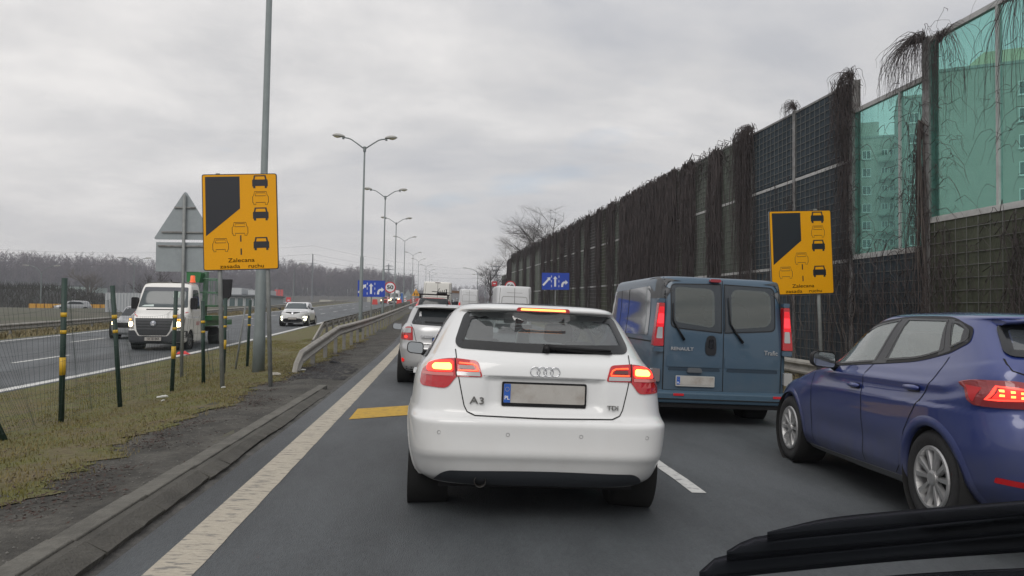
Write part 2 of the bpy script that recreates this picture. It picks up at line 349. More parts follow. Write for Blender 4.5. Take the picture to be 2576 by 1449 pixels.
class Car:
    def __init__(s, root, rear, side, front, nr, nf, yc, mat, NT=90, NP=180, wheels=(), cuts=(), k=3, disp=None, under=None):
        s.root = root
        fr, fs_, ff = pchip(rear), pchip(side), pchip(front); nrf, nff = lin(nr), lin(nf)
        V = []
        for i in range(NT+1):
            t = i/NT; t = min(t, .9985)
            yr, zr = fr[0](t), fr[1](t); wv, zs = fs_[0](t), fs_[1](t); yf, zf = ff[0](t), ff[1](t)
            for j in range(NP):
                ps = 2*math.pi*j/NP; cx, cy = math.sin(ps), -math.cos(ps); n = nrf(t) if cy < 0 else nff(t)
                rr = (abs(cx)**n+abs(cy)**n)**(-1/n); u_, v_ = rr*cx, rr*cy; g = abs(v_)**k
                x = wv*u_
                if v_ < 0: yy = yc-v_*(yr-yc); z = zs+(zr-zs)*g
                else: yy = yc+v_*(yf-yc); z = zs+(zf-zs)*g
                if disp: x, yy, z = disp(x, yy, z, t)
                V.append((x, yy, z))
        F = [(i*NP+j, i*NP+(j+1) % NP, (i+1)*NP+(j+1) % NP, (i+1)*NP+j) for i in range(NT) for j in range(NP)]
        F.append(tuple(NT*NP+j for j in range(NP)))
        s.bvh = BVHTree.FromPolygons(V, F)
        W = max(abs(v[0]) for v in V); s.W = W
        inside = [None]*len(V); dead = set()
        for (poly, ax) in cuts:
            pp = poly if area2(poly) > 0 else poly[::-1]
            x0 = min(p[0] for p in pp); x1 = max(p[0] for p in pp); y0 = min(p[1] for p in pp); y1 = max(p[1] for p in pp)
            ins = set()
            for vi, v in enumerate(V):
                if ax == 'R':
                    if v[1] > yc: continue
                    a, b = v[0], v[2]
                elif ax == 'F':
                    if v[1] < yc: continue
                    a, b = v[0], v[2]
                elif ax == 'L':
                    if v[0] > -.3: continue
                    a, b = v[1], v[2]
                else:
                    if v[0] < .3: continue
                    a, b = v[1], v[2]
                if a < x0 or a > x1 or b < y0 or b > y1: continue
                if inpoly(a, b, pp): ins.add(vi)
            for fi, f in enumerate(F[:-1]):
                if f[0] in ins and f[1] in ins and f[2] in ins and f[3] in ins: dead.add(fi)
        V = [list(v) for v in V]
        for (hy, hz, Ra) in wheels:
            near = set()
            for fi, f in enumerate(F[:-1]):
                c = [sum(V[q][a] for q in f)/4 for a in range(3)]
                if abs(c[0]) > W*.62 and math.hypot(c[1]-hy, c[2]-hz) < Ra+.018: dead.add(fi)
        me = bpy.data.meshes.new('body'); me.from_pydata(V, [], [f for i, f in enumerate(F) if i not in dead]); me.update()
        s.body = link('body', me, mat, root, True)
        for (hy, hz, Ra) in wheels:
            for sx in (-1, 1):
                mb = MB(); mb.lathe([(sx*(W-.02), Ra+.004), (sx*(W-.30), Ra-.02), (sx*(W-.30), 0.001)], 'x', (0, hy, hz), 28); mb.build('wheel_arch', pm('arch liner', (.012, .012, .012), .95), root, True)
                zlo = max(V[j][2] for j in range(0, NP, 7))+.01; ax = 'L' if sx < 0 else 'l'; w0 = []; 
                N_ = 44; A0 = math.asin(max(-.9, min(.9, (zlo-hz)/(Ra+.03)))); vs = []
                for k_ in range(N_+1):
                    an = A0+(math.pi-2*A0)*k_/N_
                    for rr_, of in ((Ra-.004, -.035), (Ra-.002, .006), (Ra+.03, .010), (Ra+.062, .0015)):
                        vs.append(s.pt(hy+rr_*math.cos(an), hz+rr_*math.sin(an), ax, of))
                MB().add(vs, [(k_*4+q, k_*4+q+1, k_*4+q+5, k_*4+q+4) for k_ in range(N_) for q in range(3)]).build('arch_lip', mat, root, True)
        if under:
            y0, y1, z0, z1, ww = under
            MB().box(-ww, ww, y0, y1, z0, z1).build('underbody', pm('underbody', (.012, .012, .013), .95), root)
    def pt(s, a, b, ax, off):
        o, d = {'R': (Vector((a, -5, b)), Vector((0, 1, 0))), 'F': (Vector((a, 12, b)), Vector((0, -1, 0))), 'L': (Vector((-4, a, b)), Vector((1, 0, 0))), 'l': (Vector((4, a, b)), Vector((-1, 0, 0))), 'T': (Vector((a, b, 6)), Vector((0, 0, -1)))}[ax]
        h = s.bvh.ray_cast(o, d)
        if h[0] is None:
            mid = {'R': Vector((a, .1, b)), 'F': Vector((a, 4, b)), 'L': Vector((-.8, a, b)), 'l': Vector((.8, a, b)), 'T': Vector((a, b, 1.3))}[ax]
            h = s.bvh.find_nearest(mid)
        n = h[1]
        if n.dot(d) > 0: n = -n
        return h[0]+n*off
    def patch(s, name, poly, ax, mat, off=.004, step=.05, thick=0, parent=None):
        bm = bmesh.new(); vs = [bm.verts.new((a, b, 0)) for a, b in poly]; bm.faces.new(vs)
        for c in (0, 1):
            lo = min(p[c] for p in poly); hi = max(p[c] for p in poly); n = int((hi-lo)/step)
            for k in range(1, n+1):
                q = lo+(hi-lo)*k/(n+1); co = [0, 0, 0]; co[c] = q; no = [0, 0, 0]; no[c] = 1
                bmesh.ops.bisect_plane(bm, geom=bm.verts[:]+bm.edges[:]+bm.faces[:], dist=1e-6, plane_co=co, plane_no=no)
        for v in bm.verts: v.co = s.pt(v.co.x, v.co.y, ax, off)
        if thick:
            g = bmesh.ops.extrude_edge_only(bm, edges=[e_ for e_ in bm.edges if e_.is_boundary])
            cen = {'R': Vector((0, 1, 0)), 'F': Vector((0, -1, 0)), 'L': Vector((1, 0, 0)), 'l': Vector((-1, 0, 0)), 'T': Vector((0, 0, -1))}[ax]
            for v in g['geom']:
                if isinstance(v, bmesh.types.BMVert): v.co += cen*thick
        me = bpy.data.meshes.new(name); bm.to_mesh(me); bm.free()
        return link(name, me, mat, parent or s.root, not thick)
    def ring(s, name, poly, d, ax, mat, off=.005, step=.03, parent=None, seg=2):
        A = dens(poly if area2(poly) > 0 else poly[::-1], step); B = inset(A, d); n = len(A); vs = []; fs = []
        for k in range(seg+1):
            for i in range(n):
                t = k/seg; vs.append(s.pt(A[i][0]*(1-t)+B[i][0]*t, A[i][1]*(1-t)+B[i][1]*t, ax, off))
        for k in range(seg):
            for i in range(n): fs.append((k*n+i, k*n+(i+1) % n, (k+1)*n+(i+1) % n, (k+1)*n+i))
        return MB().add(vs, fs).build(name, mat, parent or s.root, True)
    def strip(s, name, pts, wd, ax, mat, off=.0035, step=.03, parent=None):
        P = []
        for i in range(len(pts)-1):
            a, b = Vector(pts[i]), Vector(pts[i+1]); k = max(1, int((b-a).length/step)); P += [a.lerp(b, j/k) for j in range(k)]
        P.append(Vector(pts[-1])); vs = []
        for i, p in enumerate(P):
            t = (P[min(i+1, len(P)-1)]-P[max(i-1, 0)]).normalized(); nn = Vector((-t.y, t.x))*wd/2
            vs += [s.pt(*(p+nn), ax, off), s.pt(*(p-nn), ax, off)]
        return MB().add(vs, [(2*i, 2*i+1, 2*i+3, 2*i+2) for i in range(len(P)-1)]).build(name, mat, parent or s.root, True)
def wheel(root, x, y, z, Rt, wt, rr, rim_m, side, spokes=5, style='blade', name='wheel'):
    # side -1: outer face towards -x
    h = wt/2; prof = [(-h*.80, rr), (-h*.98, rr+(Rt-rr)*.35), (-h, rr+(Rt-rr)*.6), (-h*.93, Rt-.018), (-h*.72, Rt-.003), (h*.72, Rt-.003), (h*.93, Rt-.018), (h, rr+(Rt-rr)*.6), (h*.8, rr)]
    m = MB(); m.lathe(prof, 'x', (0, 0, 0), 40)
    for gx in (-.35, 0, .35):   # tread grooves
        m.lathe([(gx*wt-.004, Rt-.002), (gx*wt-.004, Rt+.001), (gx*wt+.004, Rt+.001), (gx*wt+.004, Rt-.002)], 'x', (0, 0, 0), 40)
    t = m.build(name, pm('tyre rubber', (.018, .018, .019), .85, nz=.2, ns=20, bump=.3, bs=60), root, True); t.location = (x, y, z)
    s = side; b = MB()
    b.lathe([(s*h*.86, rr+.004), (s*h*.96, rr-.004), (s*h*.96, rr-.022), (s*h*.6, rr-.03), (s*h*.1, rr-.04)], 'x', (0, 0, 0), 40)
    for k in range(spokes*(2 if style == 'pair' else 1)):
        if style == 'pair': a = 2*math.pi*(k//2)/spokes+(.29 if k % 2 else -.29)+.3; w0, w1 = .013, .027
        else: a = 2*math.pi*k/spokes+.2; w0, w1 = (.026, .042) if style == 'blade' else (.04, .05)
        d = Vector((0, math.cos(a), math.sin(a))); n_ = Vector((0, -math.sin(a), math.cos(a))); X = Vector((s, 0, 0))
        p0, p1 = d*.03, d*(rr-.01); vs = []
        for p, wv, hx in ((p0, w0, h*.82), (p1, w1, h*.93)):
            vs += [p-n_*wv+X*(hx-.03), p-n_*wv*.6+X*hx, p+n_*wv*.6+X*hx, p+n_*wv+X*(hx-.03)]
        b.add(vs, [(0, 1, 5, 4), (1, 2, 6, 5), (2, 3, 7, 6), (0, 4, 7, 3), (0, 3, 2, 1), (4, 5, 6, 7)])
    b.lathe([(s*h*.7, .055), (s*h*.9, .05), (s*h*.95, .035), (s*h*.95, .001)], 'x', (0, 0, 0), 20)
    b.build('rim', rim_m, t)
    MB().lathe([(s*h*.2, rr-.02), (s*h*.2, .001)], 'x', (0, 0, 0), 24).build('brake_disc', pm('brake dark', (.02, .02, .02), .7), t)
    return t
def place(o, X, Y, z, heading=0, roll=True, pitch=0):
    o.location = (X, Y, z); o.rotation_euler = (R(-pitch), math.atan(.03) if roll else 0, -R(heading))

black_p = pm('black plastic', (.010, .010, .011), .5, nz=.1, ns=30, spec=.25)
black_g = pm('gloss black', (.008, .009, .010), .15, coat=.1, spec=.4)
grey_p = pm('grey plastic', (.035, .036, .038), .6)
seam_m = pm('panel gap', (.006, .006, .006), .9)
chrome = pm('chrome', (.65, .66, .68), .18, metal=1)
silver = pm('alloy silver', (.42, .42, .42), .38, metal=.7, nz=.15, ns=12)
redlens = pm('red lens', (.42, .008, .012), .12, coat=.6)
redlens_l = pm('lit red lens', (.55, .01, .012), .15, coat=.5, emit=(1, .02, .015), es=.55)
red_hot = pm('lit red strip', (.8, .05, .02), .3, emit=(1, .09, .02), es=2.2)
amber_hot = pm('brake lamp core', (1, .5, .1), .3, emit=(1, .62, .10), es=4.2)
red_glow = pm('brake lamp glow', (.9, .03, .02), .3, emit=(1, .035, .02), es=1.7)
clearlens = pm('clear lens', (.42, .42, .42), .15, coat=.6, metal=.3)
darklens = pm('dark smoked lens', (.10, .02, .02), .15, coat=.6)
plate_m = pm('number plate', (.40, .385, .36), .5, nz=.12, ns=4, col2=(.30, .27, .24), c2s=5, c2lo=.45, c2hi=.65)
plate_b = pm('plate blue', (.02, .10, .42), .4)
white_t = pm('white lettering', (.75, .75, .75), .5)
gl_rear = glass('tinted window glass', (.55, .60, .60), .05, film=.10, filmcol=(.42, .48, .50))
gl_side = glass('side window glass', (.66, .74, .71), .09, film=.28, filmcol=(.42, .50, .47))  # pale diffuse film puts dust and reflected sky into the glass colour
gl_dark = pm('dark window', (.016, .020, .023), .10, coat=0, spec=.45)
gl_van = glass('privacy glass', (.30, .34, .33), .02, film=.22, filmcol=(.20, .24, .22))
interior_m = pm('car interior', (.025, .026, .028), .8)
seat_m = pm('seat cloth', (.03, .032, .035), .9, nz=.2, ns=20)

def seats(root, rows, xs_, z0=.55, z1=1.0, w_=.44, hr=.17):
    for yy in rows:
        for x in xs_:
            m = MB(); m.prism(rpoly([(x-w_/2, z0), (x+w_/2, z0), (x+w_/2*.85, z1), (x-w_/2*.85, z1)], .06, 4), yy, yy+.12); m.build('seat', seat_m, root, False)
            m = MB(); m.prism(rpoly([(x-.13, z1+.03), (x+.13, z1+.03), (x+.12, z1+.03+hr), (x-.12, z1+.03+hr)], .05, 4), yy+.02, yy+.11); m.build('headrest', seat_m, root, False)
def mirror(root, cx, cy, cz, w_, h_, mat, side=-1, arm=.1, mat_glass=None):
    pol = rpoly([(cx-w_/2, cz-h_*.38, h_*.35), (cx+w_/2, cz-h_/2, h_*.3), (cx+w_/2, cz+h_*.42, h_*.3), (cx-w_/2, cz+h_/2, h_*.45)], .03, 6)
    if side > 0: pol = [(2*cx-a, b) for a, b in pol]
    m = MB(); n = len(pol); rings = [(0, 1.0), (.05, 1.02), (.10, .92), (.145, .55)]; vs = []
    for dy, sc in rings: vs += [(cx+(a-cx)*sc, cy+dy, cz+(b-cz)*sc) for a, b in pol]
    fs = [(k*n+i, k*n+(i+1) % n, (k+1)*n+(i+1) % n, (k+1)*n+i) for k in range(len(rings)-1) for i in range(n)]+[tuple(range((len(rings)-1)*n, len(rings)*n))]
    o = m.add(vs, fs).build('mirror', mat, root, True)
    g = MB(); pi = inset(pol, .008); vs = [(a, cy+.004, b) for a, b in pi]; g.add(vs, [tuple(range(n))]); g.build('mirror_glass', pm('mirror glass', (.35, .38, .40), .05, metal=1), o)
    MB().prism(pol, cy+.006, cy+.010).build('mirror_back', black_p, o)
    x_in = cx-side*w_/2
    a = MB().tube([(x_in+side*.02, cy+.06, cz-h_*.3), (x_in-side*arm, cy+.10, cz-h_*.55)], [.028, .04], 8); a.build('mirror_arm', black_p, o)
    return o
def plate(root, cx, cz, y, w_=.52, h_=.114, frame=black_p, band=True, label=None, tilt=0):
    o = MB().prism(rpoly([(cx-w_/2-.012, cz-h_/2-.022), (cx+w_/2+.012, cz-h_/2-.022), (cx+w_/2+.012, cz+h_/2+.012), (cx-w_/2-.012, cz+h_/2+.012)], .012, 3), y-.008, y+.01).build('number_plate', frame, root)
    MB().prism(rpoly([(cx-w_/2, cz-h_/2), (cx+w_/2, cz-h_/2), (cx+w_/2, cz+h_/2), (cx-w_/2, cz+h_/2)], .008, 3), y-.0115, y-.0085).build('plate_face', plate_m, o)
    if band:
        MB().prism([(cx-w_/2+.001, cz-h_/2+.001), (cx-w_/2+.044, cz-h_/2+.001), (cx-w_/2+.044, cz+h_/2-.001), (cx-w_/2+.001, cz+h_/2-.001)], y-.0135, y-.0118).build('country_band', plate_b, o)
        text('country_code', 'PL', .034, (cx-w_/2+.022, y-.0150, cz-.030), white_t, o, .001, .0006)
        m = MB()
        for k in range(12):
            a = 2*math.pi*k/12; px, pz = cx-w_/2+.022+.013*math.cos(a), cz+.026+.013*math.sin(a); m.prism([(px-.002, pz), (px, pz-.002), (px+.002, pz), (px, pz+.002)], y-.0150, y-.0138)
        m.build('stars', pm('star yellow', (.7, .5, .05), .5), o, kind='stuff')
    if label: text('plate_number', label, h_*.95, (cx+.02, y-.0125, cz), pm('plate ink', (.02, .02, .02), .5), o, .001, .001, .82)
    return o

# ------------------------------------------------------------------ white hatchback directly ahead
white_paint = pm('white paint', (.68, .69, .69), .28, coat=.75, dirt=((.38, .34, .29), .42, .5, .34))
def white_hatchback():
    root = thing('hatchback', 'white hatchback directly ahead with brake lamps lit, nearest car in the left lane', 'car')
    rear = [(0, .14, .25), (.05, .07, .31), (.11, .015, .43), (.125, .0, .455), (.15, -.005, .48), (.26, .0, .655), (.285, .012, .685), (.31, .055, .705), (.34, .075, .73), (.46, .095, .95), (.53, .115, 1.03), (.575, .15, 1.085), (.60, .18, 1.12), (.79, .43, 1.372), (.805, .40, 1.380), (.815, .33, 1.386), (.835, .325, 1.404), (.86, .40, 1.425), (.92, .85, 1.44), (1, 1.9, 1.452)]
    side = [(0, .80, .20), (.05, .845, .25), (.12, .868, .40), (.26, .8825, .60), (.34, .882, .70), (.46, .872, .86), (.53, .855, .94), (.575, .835, .975), (.60, .815, 1.0), (.79, .625, 1.335), (.815, .59, 1.37), (.835, .57, 1.39), (.86, .54, 1.408), (.92, .42, 1.435), (1, 0, 1.452)]
    front = [(0, 4.15, .22), (.05, 4.24, .28), (.12, 4.29, .42), (.26, 4.28, .60), (.34, 4.2, .70), (.46, 3.9, .82), (.53, 3.5, .91), (.575, 3.2, .97), (.60, 3.08, 1.0), (.79, 2.45, 1.34), (.815, 2.36, 1.375), (.835, 2.28, 1.39), (.86, 2.2, 1.41), (.92, 2.0, 1.435), (1, 1.9, 1.452)]
    nr = [(0, 5.0), (.06, 6.0), (.12, 7.5), (.28, 8.5), (.33, 7.0), (.5, 5.6), (.6, 4.8), (.79, 5.2), (.84, 5.5), (.92, 3.5), (1, 2.4)]
    nf = [(0, 3.4), (.5, 3.2), (.6, 3.2), (.85, 4), (1, 2.4)]
    def disp(x, y, z, t):
        if y < .5 and abs(x) < .62:     # number plate recess in the tailgate
            a = max(0, min(1, (.40-abs(x)+.02*(z-.8))/.05)); b_ = max(0, min(1, (z-.735)/.045))*max(0, min(1, (.955-z)/.012))
            a = a*a*(3-2*a); y += .028*a*b_
        if z < .72 and .3 < y < 1.4 and abs(x) > .5: x *= 1+.012*math.exp(-((y-.80)/.42)**2)*(1 if z > .3 else .6)
        if y < .5 and .49 < z < .66: y += .004*math.sin((z-.49)/.17*math.pi)
        return x, y, z
    win = rpoly([(-.602, 1.123, .075), (0, 1.108, .5), (.602, 1.123, .075), (.522, 1.372, .06), (0, 1.385, .4), (-.522, 1.372, .06)], .03, 8)
    sideW = rpoly([(.62, 1.03, .05), (2.95, .985, .05), (2.35, 1.31, .10), (1.6, 1.355, .2), (.95, 1.335, .12)], .05, 5)
    wind = rpoly([(-.66, 1.02, .05), (.66, 1.02, .05), (.54, 1.34, .05), (-.54, 1.34, .05)], .05, 5)
    car = Car(root, rear, side, front, nr, nf, 1.75, white_paint, NT=120, NP=220, wheels=[(.80, .30, .335), (3.38, .30, .335)],
              cuts=[(inset(win, .03), 'R'), (inset(sideW, .03), 'L'), (inset(sideW, .03), 'l'), (inset(wind, .03), 'F')], disp=disp, under=(.35, 4.0, .19, .40, .66))
    # glazing
    g = car.patch('rear_window', win, 'R', gl_rear, .004, .08)
    gi = inset(dens(win, .03), .075)
    car.ring('window_border', win, .055, 'R', black_g, .0065, .02, parent=g, seg=3)
    for ax in ('L', 'l'):
        g2 = car.patch('side_window', sideW, ax, gl_side, .003, .1); car.ring('window_border', sideW, .05, ax, black_g, .005, .05, parent=g2)
        for yb in (1.32, 2.28): car.strip('pillar_cover', [(yb, 1.0), (yb-.05, 1.345)], .09, ax, black_p, .006, .05, parent=g2)
    g3 = car.patch('windscreen', wind, 'F', glass('windscreen glass', (.8, .85, .83), -.05, rough=.15), .003, .1); car.ring('window_border', wind, .05, 'F', black_g, .005, .06, parent=g3)
    # interior
    MB().box(-.74, .74, .45, 3.1, .35, .80).build('cabin_tub', interior_m, root)
    MB().box(-.66, .66, .38, .80, .80, .97).build('parcel_shelf', interior_m, root)
    MB().prism([(3.0, .8), (3.1, .95), (2.6, 1.0), (2.45, .8)], -.7, .7, 'yz').build('dashboard', interior_m, root)
    seats(root, [.92], [-.36, .36], .7, 1.04, .5, .10); seats(root, [1.95], [-.36, .36], .55, 1.09, .44, .17)
    MB().prism(rpoly([(-.11, 1.27), (.11, 1.27), (.11, 1.33), (-.11, 1.33)], .02, 3), 2.40, 2.43).build('inner_mirror', black_p, root)
    MB().prism(rpoly([(.02, 1.06, .02), (.15, 1.05, .03), (.14, 1.20, .05), (.04, 1.22, .05)], .03, 4), 2.46, 2.56).build('wrapped_parcel', pm('pale bag', (.45, .55, .52), .6), root)
    # tailgate seams
    car.strip('tailgate_seam', [(-.585, 1.115), (-.575, 1.05), (-.565, .97), (-.540, .86), (-.517, .765), (-.497, .728), (-.445, .706), (0, .699), (.445, .706), (.497, .728), (.517, .765), (.540, .86), (.565, .97), (.575, 1.05), (.585, 1.115)], .007, 'R', seam_m, .002)
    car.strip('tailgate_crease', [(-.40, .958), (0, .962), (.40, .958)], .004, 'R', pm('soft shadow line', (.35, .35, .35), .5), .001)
    for ax in ('L', 'l'):
        car.strip('door_seam', [(1.30, 1.0), (1.12, .80), (1.02, .62), (1.15, .35), (1.3, .25)], .007, ax, seam_m, .002)
        car.strip('door_seam', [(2.25, .99), (2.25, .3)], .007, ax, seam_m, .002)
        MB().add([], []).box(-.90 if ax == 'L' else .87, -.87 if ax == 'L' else .90, 1.35, 1.55, .86, .89).build('door_handle', white_paint, root)
    # spoiler brake light
    bl = MB().prism(rpoly([(-.185, 1.384), (.185, 1.384), (.176, 1.411), (-.176, 1.411)], .012, 4), .318, .36).build('high_brake_lamp', redlens, root)
    MB().prism(rpoly([(-.155, 1.391), (.155, 1.391), (.152, 1.405), (-.152, 1.405)], .006, 3), .3168, .32).build('lit_strip', pm('high brake strip', (1, .5, .2), .3, emit=(1, .33, .06), es=2.6), bl)
    # tail lamps
    for s in (-1, 1):
        def mx(p): return [(s*a,)+tuple(q) for a, *q in p]
        lp = rpoly(mx([(.405, .948, .015), (.435, 1.048, .03), (.60, 1.058, .05), (.72, 1.035, .06), (.80, .965, .03), (.808, .868, .03), (.63, .868, .03), (.572, .945, .01)]), .02, 5)
        tl = car.patch('tail_lamp', lp, 'R', redlens, .007, .04, thick=.03)
        car.strip('lens_gap', mx([(.572, .945), (.583, 1.056)]), .007, 'R', seam_m, .0105, parent=tl)
        car.patch('bright_band', rpoly(mx([(.418, .953), (.568, .953), (.572, .975), (.424, .978)]), .006, 3), 'R', clearlens, .010, .04, parent=tl)
        car.patch('bright_band', rpoly(mx([(.59, .948), (.79, .938), (.795, .955), (.59, .968)]), .006, 3), 'R', pm('pale red band', (.55, .16, .15), .2, coat=.5), .010, .04, parent=tl)
        car.patch('brake_glow', rpoly(mx([(.592, .972), (.765, .962), (.762, 1.008), (.70, 1.036), (.594, 1.042)]), .02, 4), 'R', red_glow, .010, .04, parent=tl)
        car.patch('brake_core', rpoly(mx([(.600, .983), (.715, .977), (.728, .992), (.712, 1.014), (.606, 1.024)]), .016, 4), 'R', amber_hot, .014, .03, parent=tl)
        car.strip('light_guide', mx([(.556, 1.028), (.47, 1.026), (.447, 1.015), (.433, .99)]), .008, 'R', red_hot, .012, .02, parent=tl)
        car.strip('light_guide', mx([(.560, .984), (.433, .985)]), .007, 'R', red_hot, .012, .02, parent=tl)
        car.patch('dark_reflector', rpoly(mx([(.455, .995), (.555, .993), (.552, 1.017), (.466, 1.017)]), .008, 3), 'R', darklens, .010, .04, parent=tl)
    # badges
    rm = MB()
    for k in range(4):
        cxr = (k-1.5)*.0435; pts = [(cxr+.031*math.cos(a), .062, .996+.031*math.sin(a)) for a in [2*math.pi*q/28 for q in range(29)]]
        yb = car.pt(cxr, .996, 'R', 0).y-.006; rm.tube([(a, yb, c) for a, _, c in pts], .0038, 6, False)
    rm.build('ring_badge', chrome, root, True)
    bdg = pm('badge metal', (.22, .215, .205), .3, metal=.8)
    yb = car.pt(-.43, .80, 'R', 0).y-.003; text('model_badge', 'A', .064, (-.455, yb-.006, .800), bdg, root, .006, .0008, 1.25); text('model_badge', '3', .062, (-.405, yb-.006, .797), bdg, root, .006, .0008, 1.2)
    yb = car.pt(.45, .77, 'R', 0).y-.003; text('engine_badge', 'TDI', .040, (.450, yb-.008, .778), bdg, root, .006, .0006, 1.2)
    yb = car.pt(0, .84, 'R', 0).y; plate(root, 0, .852, yb-.012, .53, .122)
    # wiper
    m = MB(); yw = car.pt(.1, 1.14, 'R', 0).y
    P = [car.pt(a, b, 'R', .03) for a, b in [(.02, 1.135), (.12, 1.132), (.28, 1.127), (.44, 1.124)]]
    m.tube(P, [.022, .016, .012, .008], 6); m.build('rear_wiper', black_p, root, True)
    m = MB(); P = [car.pt(a, b, 'R', .018) for a, b in [(.08, 1.128), (.28, 1.120), (.45, 1.116)]]; m.tube(P, .009, 5); m.tube([car.pt(.01, 1.12, 'R', 0), car.pt(.02, 1.14, 'R', .035)], .026, 10); m.build('wiper_blade', black_p, root, True)
    # parking sensors, diffuser, exhaust, reflectors of dirt
    for sx in (-.67, -.235, .235, .67):
        p = car.pt(sx, .600, 'R', .001); pts = [(sx+.011*math.cos(a), p.y-.001, .60+.011*math.sin(a)) for a in [2*math.pi*q/16 for q in range(17)]]
        MB().tube(pts, .0016, 4, False).build('parking_sensor', pm('sensor ring', (.3, .3, .3), .5), root)
    for sx, sz in ((-.235+.06, .604), (.04, .597), (-.17, .44), (.04, .437), (.33, .44)):
        pass
    dp = rpoly([(-.70, .255, .02), (-.655, .325, .03), (-.60, .355, .04), (0, .370, .4), (.60, .355, .04), (.655, .325, .03), (.70, .255, .02)], .03, 6)
    car.patch('diffuser', dp, 'R', pm('diffuser grey', (.03, .034, .04), .55), .004, .05)
    MB().prism([(.20, .24), (.62, .17), (.62, .32), (.20, .34)], -.50, .50, 'yz').build('rear_valance', pm('dark valance', (.022, .025, .03), .6), root)
    ex = MB().lathe([(.55, .040), (.075, .040), (.07, .037), (.075, .033), (.5, .030), (.5, .001)], 'y', (-.395, 0, .285), 24); ex.build('exhaust_pipe', pm('sooty steel', (.05, .048, .045), .4, metal=.7), root, True)
    # roof: dark glass panel, aerial
    car.patch('roof_panel', rpoly([(-.44, .62), (.44, .62), (.50, 2.0), (-.50, 2.0)], .06, 4), 'T', black_g, .003, .15)
    mirror(root, -.935, 2.42, 1.005, .155, .125, white_paint, -1, .08); mirror(root, .965, 2.42, 1.02, .155, .125, white_paint, 1, .10)
    for sx in (-1, 1):
        wheel(root, sx*.775, .80, .305, .315, .195, .205, silver, sx); wheel(root, sx*.775, 3.38, .305, .315, .195, .205, silver, sx)
    return root
audi = white_hatchback(); place(audi, .655, 4.83, gz(.68, 5.6)+.0, .5)

